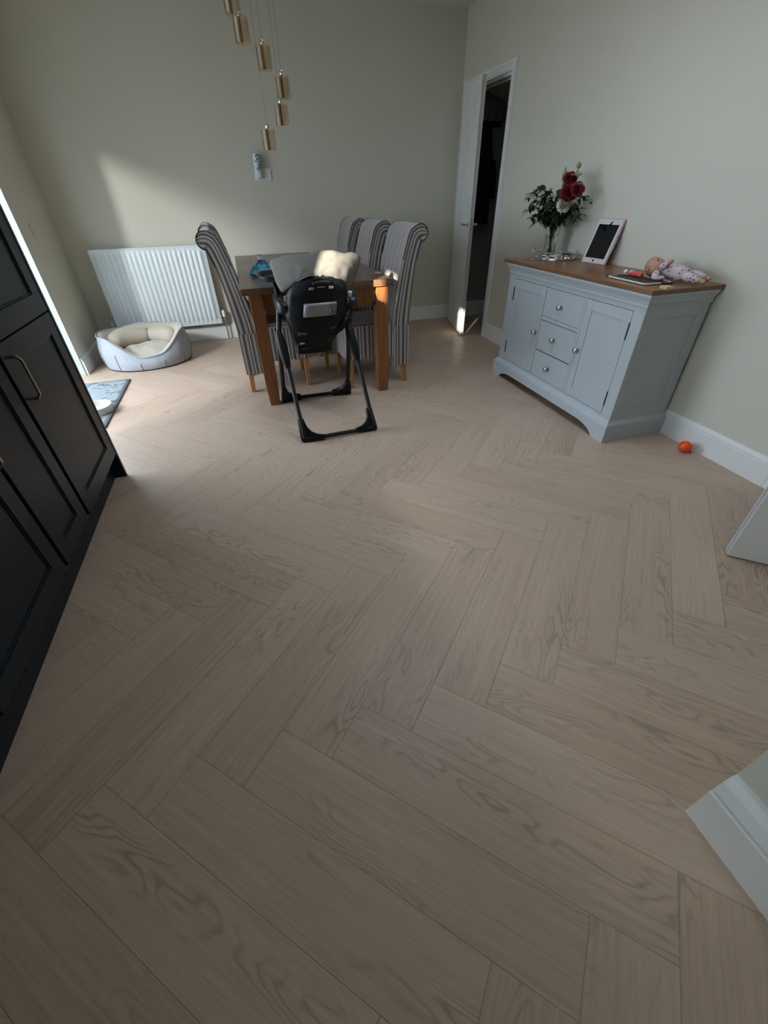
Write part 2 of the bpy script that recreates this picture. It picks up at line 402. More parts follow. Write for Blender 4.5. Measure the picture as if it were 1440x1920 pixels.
struct(link('sun_block_wall', bm, M_outer), 'unseen wall outside, added to block the low sun', 'wall')

# skirting boards
def skirt_profile(h=0.145, d=0.018, flat=0.115):
    return [(0, 0), (d, 0), (d, flat), (d*0.72, flat+0.002), (d*0.72, flat+0.006), (d*0.85, flat+0.010), (d*0.6, flat+(h-flat)*0.65), (d*0.3, h-0.002), (0, h)]
def skirt(name, p0, p1, nrm, h=0.145, d=0.018, flat=0.115):
    p0 = Vector(p0); p1 = Vector(p1); nrm = Vector(nrm)
    bm = NB(); pr = skirt_profile(h, d, flat)
    A = [bm.verts.new((p0.x+nrm.x*a, p0.y+nrm.y*a, z)) for a, z in pr]; B = [bm.verts.new((p1.x+nrm.x*a, p1.y+nrm.y*a, z)) for a, z in pr]
    n = len(pr); bm.faces.new(A); bm.faces.new(B[::-1])
    for i in range(n): bm.faces.new([A[i], A[(i+1) % n], B[(i+1) % n], B[i]])
    return struct(link(name, bm, M_trim), 'white moulded skirting board', 'skirting board')
skirt('baseboard_back', (XL, YB), (XR, YB), (0, -1))
skirt('baseboard_right', (XR, 1.13), (XR, 4.15), (-1, 0))
skirt('baseboard_left', (XL, 4.31), (XL, YB-0.018), (1, 0))
skirt('baseboard_near', (0.850, -3.4), (0.850, 0.131), (-1, 0), h=0.195, d=0.044, flat=0.131)
skirt('baseboard_closet', (XR+0.12, YB-0.005), (3.7, YB-0.005), (0, -1), h=0.16)

# closet under the stairs
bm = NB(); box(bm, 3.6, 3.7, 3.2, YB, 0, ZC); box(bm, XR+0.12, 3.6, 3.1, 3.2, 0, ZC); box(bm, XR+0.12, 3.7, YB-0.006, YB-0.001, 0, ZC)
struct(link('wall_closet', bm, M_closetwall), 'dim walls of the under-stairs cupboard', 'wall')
bm = NB(); prism(bm, [(2.50, 2.06), (2.86, 1.935), (3.62, 1.16), (3.62, 1.30), (2.92, 2.06), (2.55, 2.2)], 3.2, YB-0.008, 'y')
struct(link('ceiling_closet', bm, M_ceil), 'sloping underside of the stairs inside the cupboard', 'ceiling')

# closet door frame and leaf
bm = NB()
def arch_strip(bm, y0, y1, z0, z1, x=XR):
    box(bm, x-0.016, x, y0, y1, z0, z1)
    w = 0.018
    if y1-y0 < z1-z0: box(bm, x-0.022, x-0.001, y0+0.006, y0+0.006+w, z0+0.001, z1+(0.035 if z1 > 1.9 else 0))
    else: box(bm, x-0.022, x-0.001, y0+0.006, y1-0.006, z1-0.006-w, z1-0.006)
arch_strip(bm, 4.150, 4.215, 0, 1.995); arch_strip(bm, 5.015, 5.08, 0, 1.995); arch_strip(bm, 4.150, 5.08, 1.995, 2.06)
struct(link('trim_1', bm, M_trim), 'white architrave around the cupboard doorway', 'architrave')
bm = NB(); box(bm, XR-0.001, XR+0.125, 4.205, 4.225, 0, 1.995); box(bm, XR-0.001, XR+0.125, 5.005, 5.025, 0, 1.995); box(bm, XR-0.001, XR+0.125, 4.2, 5.02, 1.975, 1.998)
box(bm, XR+0.045, XR+0.06, 4.225, 4.237, 0, 1.975); box(bm, XR+0.045, XR+0.06, 4.225, 5.0, 1.963, 1.975)
struct(link('trim_2', bm, M_trim), 'white lining of the cupboard doorway', 'door lining')

def door_leaf(name, hinge, tip, thick_side, label, width, height=1.975, panels=True, handle=None):
    ang = math.atan2(tip[1]-hinge[1], tip[0]-hinge[0])
    e = thing(name, label, 'door', (hinge[0], hinge[1], 0.006), ang); e['kind'] = 'structure'
    t = 0.036*thick_side
    y0, y1 = min(0, t), max(0, t)
    bm = NB(); box(bm, 0, width, y0+0.004, y1-0.004, 0, height)
    cols = [(0, 0.10), (width/2-0.05, width/2+0.05), (width-0.10, width)]
    for a, b in cols:
        box(bm, a, b, y0, y1, 0, height)
    for z0, z1 in ((0, 0.20), (0.83, 0.95), (height-0.10, height)):
        for (a, b) in ((0.10, width/2-0.05), (width/2+0.05, width-0.10)):
            box(bm, a, b, y0, y1, z0, z1)
    for (a, b) in ((0.10, width/2-0.05), (width/2+0.05, width-0.10)):
        for z0, z1 in ((0.20, 0.83), (0.95, height-0.10)):
            box(bm, a+0.03, b-0.03, y0+0.0015, y1-0.0015, z0+0.03, z1-0.03)
    link('leaf', bm, M_trim, e)
    return e
d1 = door_leaf('door_1', (2.372, 5.005), (2.190, 4.285), -1, 'white panelled cupboard door standing ajar', 0.745)
# lever handles and latch
for sgn, y in ((-1, -0.036), (1, 0.0)):
    bm = NB()
    lathe(bm, [(0, 0), (0.024, 0), (0.024, 0.006*sgn), (0.010, 0.008*sgn), (0.010, 0.045*sgn), (0, 0.045*sgn)], 16, cx=0.69, cz=0.985, cy=y, axis='y')
    tube(bm, [(0.69, y+0.045*sgn, 0.985), (0.66, y+0.050*sgn, 0.987), (0.60, y+0.048*sgn, 0.983), (0.575, y+0.045*sgn, 0.985)], 0.009, 10)
    link('lever_handle', bm, M_chrome, d1, smooth=2)
bm = NB(); box(bm, 0.7445, 0.7475, -0.030, -0.006, 0.94, 1.04); box(bm, 0.7465, 0.756, -0.024, -0.012, 0.975, 1.0)
link('latch_plate', bm, M_steel, d1)
for z in (0.25, 1.70):
    bm = NB(); box(bm, -0.004, 0.004, -0.040, 0.002, z, z+0.09); link('hinge', bm, M_steel, d1)

door_leaf('door_2', (2.330, 0.262), (1.735, 0.795), -1, 'white door leaf standing open at the right edge', 0.80)
bm = NB()
arch_strip(bm, 1.065, 1.13, 0, 2.0); arch_strip(bm, 0.135, 1.13, 2.0, 2.065)
struct(link('trim_3', bm, M_trim), 'white architrave of the near doorway by the skirting', 'architrave')
bm = NB(); box(bm, XR-0.001, XR+0.125, 1.05, 1.07, 0, 2.0); box(bm, XR-0.001, XR+0.125, 0.19, 0.21, 0, 2.0)
struct(link('trim_4', bm, M_trim), 'white lining of the near doorway', 'door lining')
bm = NB(); box(bm, 3.6, 3.7, 0.13, 3.1, 0, ZC)
struct(link('wall_hall', bm, M_wall), 'hall wall beyond the near doorway', 'wall')

# patio frame: white reveal lining facing the camera, posts and head
bm = NB()
box(bm, XL-0.30, XL-0.001, 4.296, 4.3105, 0.0, 1.94)
struct(link('trim_5', bm, M_upvc), 'bright white reveal beside the patio opening', 'reveal')
w1 = bpy.data.objects.new('window_1', None); C.objects.link(w1); w1.location = (XL-0.27, 3.33, 0)
struct(w1, 'white patio door frame beyond the kitchen units', 'patio door')
bm = NB()
for a, b in ((-0.97, -0.92), (0.91, 0.964)): box(bm, -0.03, 0.03, a, b, 0, 1.94)
box(bm, -0.03, 0.03, -0.97, 0.964, 0, 0.05); box(bm, -0.03, 0.03, -0.97, 0.964, 1.90, 1.94)
link('window_frame', bm, M_upvc, w1)
w2 = bpy.data.objects.new('window_2', None); C.objects.link(w2); w2.location = (XL-0.25, -0.37, 0)
struct(w2, 'white kitchen window over the worktop', 'window')
bm = NB()
for a, b in ((-0.52, -0.48), (-0.27, -0.10), (0.48, 0.52)): box(bm, -0.03, 0.03, a, b, 1.80, 2.14)  # wide middle bar added to split the sun beam
box(bm, -0.03, 0.03, -0.48, -0.27, 1.80, 1.82); box(bm, -0.03, 0.03, -0.10, 0.48, 1.80, 1.82)
link('window_frame', bm, M_upvc, w2)

w4 = bpy.data.objects.new('added_low_window', None); C.objects.link(w4); w4.location = (XL-0.25, 0.355, 0)
struct(w4, 'added low window over the worktop, lets in side light', 'window')
bm = NB()
for a, b in ((-1.245, -1.21), (-0.43, -0.39), (0.39, 0.43), (1.21, 1.245)): box(bm, -0.03, 0.03, a, b, 1.10, 1.62)  # low window added to light the wall end and near door
link('window_frame', bm, M_upvc, w4)
w3 = bpy.data.objects.new('added_roof_window', None); C.objects.link(w3); w3.location = (1.075, 2.0, ZC+0.82)
struct(w3, 'frame of the added roof opening that lights the floor centre', 'added light opening')
bm = NB(); box(bm, -0.574, -0.55, -0.599, 0.599, -0.03, 0.03); box(bm, 0.55, 0.574, -0.599, 0.599, -0.03, 0.03); box(bm, -0.55, 0.55, -0.599, -0.57, -0.03, 0.03); box(bm, -0.55, 0.55, 0.57, 0.599, -0.03, 0.03)  # roof window added for fill light on the floor centre
link('window_frame', bm, M_upvc, w3)

# light switch blank on left wall, socket on back wall
bm = NB(); box(bm, XL, XL+0.008, 4.515, 4.60, 1.015, 1.10); box(bm, XL+0.008, XL+0.011, 4.548, 4.568, 1.04, 1.075)
tag(link('light_switch', bm, M_wall, bevel=0.002), 'small wall-coloured switch plate on left wall before the corner', 'light switch')
so = thing('wall_socket', 'white double socket plate on far wall above the table', 'socket', (0.385, YB, 1.40))
bm = NB(); box(bm, -0.075, 0.075, -0.010, 0, -0.045, 0.045); link('plate', bm, M_white, so, bevel=0.003)
for x in (-0.035, 0.035):
    bm = NB(); box(bm, x-0.006, x+0.006, -0.0125, -0.010, 0.026, 0.040)
    link('rocker', bm, M_trim, so)
for x in (-0.035, 0.035):
    bm = NB(); box(bm, x-0.002, x+0.002, -0.0105, -0.0101, 0.005, 0.015)
    box(bm, x-0.014, x-0.008, -0.0105, -0.0101, -0.018, -0.014); box(bm, x+0.008, x+0.014, -0.0105, -0.0101, -0.018, -0.014)
    link('pin_holes', bm, M_ink, so)
af = thing('air_freshener', 'plug-in air freshener with blue and white can on the wall socket', 'air freshener', (0.345, YB-0.012, 1.40))
bm = NB(); box(bm, -0.026, 0.026, -0.038, 0.0, -0.028, 0.045); link('plug_body', bm, M_white, af, smooth=True, bevel=0.01)
bm = NB(); lathe(bm, [(0, 0.03), (0.028, 0.03), (0.031, 0.04), (0.031, 0.135), (0.027, 0.148), (0, 0.15)], 24, cy=-0.034)
link('scent_can', bm, label_mat(), af, smooth=2)

# ------------------------------------------------------------ radiator
ra = thing('radiator', 'white ribbed panel radiator on the far wall', 'radiator', (-0.79, YB, 0))
bm = NB()
x0, x1, z0, z1 = -0.50, 0.50, 0.17, 0.87
yb, yf = -0.055, -0.088
nr = 21; pts = []
pitch = (x1-x0-0.06)/nr
prof = []
for i in range(nr):
    a = x0+0.03+i*pitch
    prof += [(a+pitch*0.08, 0.0), (a+pitch*0.22, 0.010), (a+pitch*0.5, 0.012), (a+pitch*0.78, 0.010), (a+pitch*0.92, 0.0)]
prof = [(x0, -0.002), (x0+0.004, 0)] + prof + [(x1-0.004, 0), (x1, -0.002)]
zs = [(z0, 0), (z0+0.035, 0), (z0+0.055, 1), (z1-0.055, 1), (z1-0.035, 0), (z1, 0)]
V = [[bm.verts.new((x, yf - d*k, z)) for x, d in prof] for z, k in zs]
for A, B in zip(V, V[1:]):
    for i in range(len(prof)-1): bm.faces.new([A[i], A[i+1], B[i+1], B[i]])
box(bm, x0, x1, yf+0.004, yf+0.014, z0, z1); box(bm, x0, x1, -0.040, -0.030, z0+0.02, z1-0.02)
link('front_panel', bm, M_rad, ra, smooth=2)
bm = NB(); box(bm, x0, x1, -0.092, -0.028, z1-0.002, z1+0.010); link('top_grille', bm, M_rad, ra, bevel=0.003)
for xx in (x0-0.0045, x1+0.0045):
    bm = NB(); box(bm, xx-0.003, xx+0.003, -0.088, -0.028, z0, z1+0.008); link('side_panel', bm, M_rad, ra)
for xx in (-0.40, 0.37):
    bm = NB(); box(bm, xx, xx+0.03, -0.029, -0.001, 0.3, 0.8); link('wall_bracket', bm, M_steel, ra)
for sx in (-1, 1):
    xx = (x1 + 0.04)*sx
    bm = NB(); tube(bm, [(x1*sx, -0.06, z0+0.03), (xx, -0.06, z0+0.03)], 0.010, 10)
    tube(bm, [(xx, -0.06, z0+0.06), (xx, -0.06, 0.0)], 0.0085, 10); lathe(bm, [(0.0, 0.0), (0.014, 0), (0.014, 0.03), (0, 0.03)], 12, cx=xx, cy=-0.06, cz=z0+0.01)
    link('valve', bm, M_steel, ra, smooth=2)
    bm = NB(); lathe(bm, [(0, 0), (0.015, 0), (0.019, 0.012), (0.019, 0.055), (0.014, 0.066), (0, 0.067)] if sx > 0 else [(0, 0), (0.012, 0), (0.015, 0.01), (0.014, 0.035), (0, 0.038)], 16, cx=xx, cy=-0.06, cz=z0+0.055)
    link('valve_cap', bm, M_white, ra, smooth=2)

# ------------------------------------------------------------ kitchen units (fronts face +x)
DX = -0.835     # door face
def shaker(parent, name, y0, y1, z0, z1, fw=0.075):
    bm = NB()
    box(bm, DX-0.020, DX-0.008, y0+0.01, y1-0.01, z0+0.01, z1-0.01)
    box(bm, DX-0.020, DX, y0, y0+fw, z0, z1); box(bm, DX-0.020, DX, y1-fw, y1, z0, z1)
    box(bm, DX-0.020, DX, y0+fw, y1-fw, z0, z0+fw); box(bm, DX-0.020, DX, y0+fw, y1-fw, z1-fw, z1)
    # bevelled inner lip
    for (a, b, c, d) in ((y0+fw, y0+fw+0.006, z0+fw, z1-fw), (y1-fw-0.006, y1-fw, z0+fw, z1-fw), (y0+fw+0.006, y1-fw-0.006, z0+fw, z0+fw+0.006), (y0+fw+0.006, y1-fw-0.006, z1-fw-0.006, z1-fw)):
        box(bm, DX-0.020, DX-0.004, a, b, c, d)
    return link(name, bm, M_navy, parent, bevel=0.0012)
def bar_handle(parent, y, z0, z1):
    c = 0.018; x0_, x1_ = DX, DX+0.040
    path = [(x0_, z0), (x1_-c*0.7, z0), (x1_, z0+c), (x1_, z1-c), (x1_-c*0.7, z1), (x0_, z1)]
    w = 0.005; inner = [(x0_, z0+0.009), (x1_-c*0.7-0.004, z0+0.009), (x1_-0.007, z0+c+0.003), (x1_-0.007, z1-c-0.003), (x1_-c*0.7-0.004, z1-0.009), (x0_, z1-0.009)]
    bm = NB()
    for i in range(5):
        q_ = [path[i], path[i+1], inner[i+1], inner[i]]
        A = [bm.verts.new((p[0], y-w, p[1])) for p in q_]; B = [bm.verts.new((p[0], y+w, p[1])) for p in q_]
        bm.faces.new(A); bm.faces.new(B[::-1])
        for k in range(4): bm.faces.new([A[k], A[(k+1) % 4], B[(k+1) % 4], B[k]])
    bmesh.ops.remove_doubles(bm, verts=bm.verts, dist=1e-5)
    return link('handle', bm, M_gold, parent)

tc_ = thing('tall_kitchen_cabinet', 'tall dark navy shaker kitchen cabinet at the end of the run', 'cabinet', (0, 0, 0))
bm = NB(); box(bm, -1.47, DX-0.022, 1.752, 2.318, 0.145, 2.10); link('carcass', bm, M_navy, tc_)
bm = NB(); box(bm, -1.47, DX+0.002, 2.320, 2.338, 0.0, 2.12); link('end_panel', bm, M_navy, tc_, bevel=0.001)
d = shaker(tc_, 'door', 1.757, 2.316, 0.145, 0.857); bar_handle(d, 1.797, 0.655, 0.815)
d = shaker(tc_, 'door', 1.757, 2.316, 0.863, 2.10); bar_handle(d, 1.797, 1.00, 1.16)
def base_unit(y0, y1, lab, hy, hz=0.60):
    e = thing('base_kitchen_cabinet', lab, 'cabinet', (0, 0, 0))
    bm = NB(); box(bm, -1.47, DX-0.022, y0+0.001, y1-0.001, 0.145, 0.868); link('carcass', bm, M_navy, e)
    d = shaker(e, 'door', y0+0.003, y1-0.018, 0.145, 0.862, fw=0.07)
    bar_handle(d, hy, hz, hz+0.16); return e
base_unit(1.425, 1.750, 'narrow dark navy kitchen cabinet next to the tall unit', 1.455, 0.68)
base_unit(0.825, 1.425, 'wide dark navy kitchen cabinet nearest the camera at the left edge', 1.372)
base_unit(0.225, 0.825, 'dark navy kitchen cabinet beyond the left edge of the view', 0.772)
base_unit(-0.375, 0.225, 'dark navy kitchen cabinet furthest along the run behind the camera', -0.335)
bm = NB(); box(bm, -0.913, -0.893, -0.375, 2.318, 0.0, 0.143)
pl = tag(link('plinth', bm, M_navy), 'black plinth board along the foot of the kitchen cabinets', 'plinth')
for y, z in ((1.478, 0.115), (1.044, 0.112), (1.89, 0.118)):
    bm = NB(); lathe(bm, [(0, 0), (0.0075, 0), (0.0065, 0.003), (0, 0.0035)], 16, cx=-0.893, cy=y, cz=z-0.05, axis='x'); link('screw_cap', bm, M_black2, pl, smooth=True)
bm = NB(); box(bm, -1.487, -0.815, -0.40, 1.749, 0.870, 0.900)
tag(link('worktop', bm, mat('dark_stone', (0.05, 0.05, 0.055), 0.3), bevel=0.004), 'dark worktop over the base kitchen cabinets', 'worktop')

# ------------------------------------------------------------ mat and bowl and dog bed
ru = thing('floor_mat', 'grey flecked door mat lying by the patio opening', 'mat', (-1.0875, 3.04, 0))
bm = NB()
def f(u, v): return (-0.72*u, 0.99*v + 0.0*u, 0.007+0.0015*noise.noise(Vector((u*9, v*9, 1))))
grid(bm, f, 20, 24)
link('pile', bm, M_rug, ru, smooth=True, solid=0.006)
bm = NB(); tube(bm, [(0.001, 0, 0.006), (0.001, 0.99, 0.006), (-0.72, 0.99, 0.006)], 0.005, 6); tube(bm, [(0.001, 0, 0.006), (-0.72, 0, 0.006)], 0.005, 6)
link('edge_binding', bm, M_rugedge, ru, smooth=True)
bm = NB()
random.seed(3)
for i in range(150):
    x, y = random.uniform(-0.70, -0.03), random.uniform(0.03, 0.96); l = random.uniform(0.02, 0.07); a = random.choice((-0.55, 0.6)) + random.uniform(-.2, .2)
    d = Vector((cos(a), sin(a)*0.8, 0))*l; tube(bm, [Vector((x, y, 0.0105)), Vector((x, y, 0.0110))+d*0.5, Vector((x, y, 0.0105))+d], 0.0022, 5)
fl = link('fleck', bm, mat('dark_fleck', (0.05, 0.06, 0.065), 0.9), ru); fl['kind'] = 'stuff'
bm = NB(); lathe(bm, [(0, 0.0), (0.095, 0.0), (0.100, 0.004), (0.108, 0.050), (0.106, 0.053), (0.101, 0.052), (0.088, 0.020), (0, 0.017)], 48, cx=-1.190, cy=3.335, cz=0.011)
tag(link('pet_bowl', bm, M_bowl, smooth=2), 'shallow cream pet bowl on the grey mat', 'bowl')

bd = thing('dog_bed', 'oval pale grey dog bed with cream fleece lining by the radiator', 'dog bed', (-0.985, 4.545, 0), radians(6))
A_, B_ = 0.375, 0.315
def rimh(a):      # a=0 -> +x, -pi/2 -> towards camera
    d = abs((a + pi/2 - 0.12 + pi) % (2*pi) - pi)/pi     # 0 at the front, 1 at the back
    s_ = min(1, max(0, (d-0.06)/0.30)); s_ = s_*s_*(3-2*s_)
    return 0.120 + 0.160*s_ - 0.015*max(0, d-0.6) + 0.006*sin(a*5)
def bed_outer(u, v):
    a = 2*pi*u; h = rimh(a) + 0.006*noise.noise(Vector((cos(a)*4, sin(a)*4, 7)))
    bul = 1 + 0.055*sin(pi*min(1, v*1.05)) - 0.03*v
    fold = 1 - 0.018*math.exp(-((a*5/pi*1.0) % 1.0 - 0.5)**2*90)*sin(pi*v)
    return (A_*cos(a)*bul*fold, B_*sin(a)*bul*fold, 0.012 + (h-0.012)*v)
def bed_inner(u, v):
    a = 2*pi*u; h = rimh(a)
    t = v
    k = 0.97 - 0.26*sin(pi/2*min(1, t*1.2)) - 0.08*t
    z = h - (h-0.085)*t**1.3 + 0.010*sin(pi*min(1, t*3))
    w = 0.010*noise.noise(Vector((cos(a)*2.3, sin(a)*2.3, t*2)))
    return (A_*cos(a)*(k+w), B_*sin(a)*(k+w), z + w)
bm = NB(); grid(bm, bed_outer, 72, 10, True); link('outer_wall', bm, M_suede, bd, smooth=True)
bm = NB(); grid(bm, bed_inner, 72, 12, True); link('fleece_lining', bm, M_fleece, bd, smooth=True)
bm = NB(); tube(bm, [Vector((A_*0.972*cos(2*pi*i/64), B_*0.972*sin(2*pi*i/64), rimh(2*pi*i/64)+0.001)) for i in range(64)], 0.007, 8, closed=True)
link('rim_piping', bm, M_suede, bd, smooth=True)
bm = NB(); lathe(bm, [(0, 0), (0.985, 0), (1.0, 0.008), (0.985, 0.020), (0, 0.020)], 64)
for v in bm.verts: v.co.x *= A_; v.co.y *= B_
link('base', bm, mat('dark_base_fabric', (0.02, 0.02, 0.025), 0.9), bd, smooth=2)
M_seam = mat('dark_seam', (0.16, 0.165, 0.18), 0.9)  # seam lines in a darker grey than the suede
for a in (-2.25, -1.72, -1.20, -0.62, -0.1, -2.8):
    h = rimh(a); pts = []
    for i in range(7):
        v = 0.03 + 0.55*i/6; p = Vector(bed_outer((a % (2*pi))/(2*pi), v)); p.x *= 1.004; p.y *= 1.004; pts.append(p)
    bm = NB(); tube(bm, pts, 0.0028, 6); link('seam', bm, M_seam, bd, smooth=True)
bm = NB()
def cush(u, v):
    a = 2*pi*u; r = v
    n_ = noise.noise(Vector((cos(a)*r*2.4, sin(a)*r*2.4, 3.3)))
    crease = -0.020*math.exp(-((cos(a)*r*0.9+sin(a)*r*0.45-0.05)/0.06)**2)
    return (A_*0.74*r*cos(a), B_*0.74*r*sin(a), 0.075 + 0.085*(1-r**3)**0.7 + 0.022*n_ + crease*(1-r))
grid(bm, cush, 56, 14, True); link('cushion', bm, M_fleece, bd, smooth=True)
bm = NB()    # padded back bolster
for (a0, a1, zz, rr) in ((0.06*pi, 0.46*pi, 0.190, 0.082), (0.44*pi, 0.97*pi, 0.195, 0.088)):
    pts, rad = [], []
    for i in range(12):
        t = i/11; a = a0+(a1-a0)*t
        pts.append((A_*0.68*cos(a), B_*0.68*sin(a), zz)); rad.append(rr*(0.35+0.65*sin(pi*min(1, max(0, t*0.94+0.03)))**0.5))
    tube(bm, pts, rr, 14, radii=rad)
link('bolster', bm, M_fleece, bd, smooth=True)

# ------------------------------------------------------------ dining table
TX0, TX1, TY0, TY1, TZ = -0.020, 0.985, 3.010, 4.93, 0.785
tb = thing('dining_table', 'honey oak dining table with dark top and square legs', 'table', (0, 0, 0))
bm = NB()
bb = 0.001; yl = 4.36; xi = 0.135
for (a, b, c, d) in ((TX0, TX0+xi, TY0, yl), (TX0+xi+bb, TX1-xi-bb, TY0, yl), (TX1-xi, TX1, TY0, yl),
                     (TX0, TX0+xi, yl+bb*2, TY1), (TX0+xi+bb, TX1-xi-bb, yl+bb*2, TY1), (TX1-xi, TX1, yl+bb*2, TY1)):
    box(bm, a, b, c, d, TZ-0.030, TZ)
link('tabletop', bm, M_ttop, tb, bevel=0.0015)
bm = NB(); box(bm, TX0+0.004, TX1-0.004, TY0+0.004, TY1-0.004, TZ-0.040, TZ-0.0295); link('top_frame', bm, M_table, tb)
for lx, ly in ((0.022, 3.045), (0.868, 3.045), (0.022, 4.80), (0.868, 4.80)):
    bm = NB(); w = 0.088
    def ring(z, s, sx_=0): 
        return [bm.verts.new((lx+w/2+a*w/2*s, ly+w/2+b*w/2*s, z)) for a, b in ((-1, -1), (1, -1), (1, 1), (-1, 1))]
    R_ = [ring(0, 0.80), ring(0.17, 0.99), ring(0.22, 1), ring(TZ-0.041, 1)]
    bm.faces.new(R_[0]); bm.faces.new(R_[-1][::-1])
    for P, Q_ in zip(R_, R_[1:]):
        for k in range(4): bm.faces.new([P[k], P[(k+1) % 4], Q_[(k+1) % 4], Q_[k]])
    link('leg', bm, M_table, tb, bevel=0.003)
bm = NB()
box(bm, 0.110, 0.868, 3.065, 3.090, 0.645, TZ-0.040); box(bm, 0.110, 0.868, 4.84, 4.865, 0.645, TZ-0.040)
box(bm, 0.040, 0.065, 3.133, 4.80, 0.645, TZ-0.040); box(bm, 0.912, 0.937, 3.133, 4.80, 0.645, TZ-0.040)
link('apron', bm, M_table, tb)
bm = NB(); box(bm, 0.115, 0.86, 3.095, 3.25, 0.61, 0.645); link('runner', bm, M_table, tb)

# ------------------------------------------------------------ dining chairs (local +x = front)
def uvquad(bm, lay, pts, us):
    f = bm.faces.new([bm.verts.new(p) for p in pts])
    for lp, u in zip(f.loops, us): lp[lay].uv = (u, 0)
    return f
def make_chair():
    e = thing('dining_chair', 'x', 'chair', (0, 0, 0), 0, 'high-backed striped chairs around the dining table')
    bm = NB(); lay = bm.loops.layers.uv.new('stripe')
    hw = 0.222
    fr = [(0.098, 0.40), (0.095, 0.47), (0.086, 0.55), (0.068, 0.64), (0.044, 0.75), (0.016, 0.87), (-0.012, 0.965), (-0.026, 1.01), (-0.045, 1.045)]
    bk = [(-0.035, 0.40), (-0.035, 0.47), (-0.042, 0.55), (-0.052, 0.64), (-0.066, 0.75), (-0.086, 0.87), (-0.108, 0.945), (-0.118, 0.968), (-0.126, 0.972)]
    cx, cz, r = -0.112, 1.022, 0.053
    fa = [60, 85, 110, 135, 158, 180]; ba = [268, 258, 245, 230, 212, 192]
    for a in fa: fr.append((cx + (r+0.006*(a < 100))*cos(radians(a)), cz + r*sin(radians(a))))
    for a in ba: bk.append((cx + r*cos(radians(a)), cz + r*sin(radians(a))))
    ny = 8
    def surf(prof, flip):
        for (p, q_) in zip(prof, prof[1:]):
            for j in range(ny):
                y0, y1 = -hw+2*hw*j/ny, -hw+2*hw*(j+1)/ny
                pts = [(p[0], y0, p[1]), (p[0], y1, p[1]), (q_[0], y1, q_[1]), (q_[0], y0, q_[1])]; us = [y0+0.5, y1+0.5, y1+0.5, y0+0.5]
                uvquad(bm, lay, pts, us)
    surf(fr, 0); surf(bk, 1)
    for s in (-1, 1):
        y = s*hw
        for i in range(len(fr)-1):
            f0, f1, b0, b1 = fr[i], fr[i+1], bk[i], bk[i+1]
            for t0, t1 in ((0, 0.5), (0.5, 1)):
                L_ = lambda a, b, t: (a[0]+(b[0]-a[0])*t, y, a[1]+(b[1]-a[1])*t)
                uvquad(bm, lay, [L_(f0, b0, t0), L_(f0, b0, t1), L_(f1, b1, t1), L_(f1, b1, t0)], [t0*0.115+.016, t1*0.115+.016, t1*0.115+.016, t0*0.115+.016])
    y = hw
    uvquad(bm, lay, [(fr[-1][0], -y, fr[-1][1]), (fr[-1][0], y, fr[-1][1]), (bk[-1][0], y, bk[-1][1]), (bk[-1][0], -y, bk[-1][1])], [0, 1, 1, 0])
    bmesh.ops.remove_doubles(bm, verts=bm.verts, dist=0.0005)
    link('backrest', bm, M_stripe, e, smooth=2)
    # piping round the scroll ends
    for s in (-1, 1):
        bm = NB()
        pts = [(p[0], s*(hw+0.001), p[1]) for p in fr[5:]] + [(p[0], s*(hw+0.001), p[1]) for p in bk[:4:-1]]
        tube(bm, pts, 0.0032, 6)
        link('piping', bm, M_piping, e, smooth=True)
    # seat with fitted cover
    bm = NB(); lay = bm.loops.layers.uv.new('stripe')
    def wrapbox(x0, x1, y0, y1, z0, z1, rc=0.02, n=14, top=True):
        # vertical walls
        segs = []
        P = [(x0, y0), (x1-rc, y0), (x1-rc*0.3, y0+rc*0.3), (x1, y0+rc), (x1, y1-rc), (x1-rc*0.3, y1-rc*0.3), (x1-rc, y1), (x0, y1)]
        acc = 0.0
        for i in range(len(P)):
            a = P[i]; b = P[(i+1) % len(P)]; L_ = math.dist(a, b)
            k = max(1, int(L_/0.03))
            for j in range(k):
                t0, t1 = j/k, (j+1)/k
                A2 = (a[0]+(b[0]-a[0])*t0, a[1]+(b[1]-a[1])*t0); B2 = (a[0]+(b[0]-a[0])*t1, a[1]+(b[1]-a[1])*t1)
                uvquad(bm, lay, [(A2[0], A2[1], z0), (B2[0], B2[1], z0), (B2[0], B2[1], z1), (A2[0], A2[1], z1)], [acc+L_*t0, acc+L_*t1, acc+L_*t1, acc+L_*t0])
            acc += L_
        if top:
            k = 10
            def H_(x, y):
                a = (x-x0)/(x1-x0); b = (y-y0)/(y1-y0); return z1 + 0.028*(max(0, 1-(2*a-1)**4)*max(0, 1-(2*b-1)**4))**0.6
            for i in range(k):
                for j in range(k):
                    xa, xb = x0+(x1-x0)*i/k, x0+(x1-x0)*(i+1)/k; ya, yb_ = y0+(y1-y0)*j/k, y0+(y1-y0)*(j+1)/k
                    uvquad(bm, lay, [(xa, ya, H_(xa, ya)), (xb, ya, H_(xb, ya)), (xb, yb_, H_(xb, yb_)), (xa, yb_, H_(xa, yb_))], [ya+.5, ya+.5, yb_+.5, yb_+.5])
    wrapbox(0.085, 0.475, -hw, hw, 0.225, 0.462)
    bmesh.ops.remove_doubles(bm, verts=bm.verts, dist=0.0005)
    link('seat', bm, M_stripe, e, smooth=2)
    bm = NB(); lay = bm.loops.layers.uv.new('stripe')
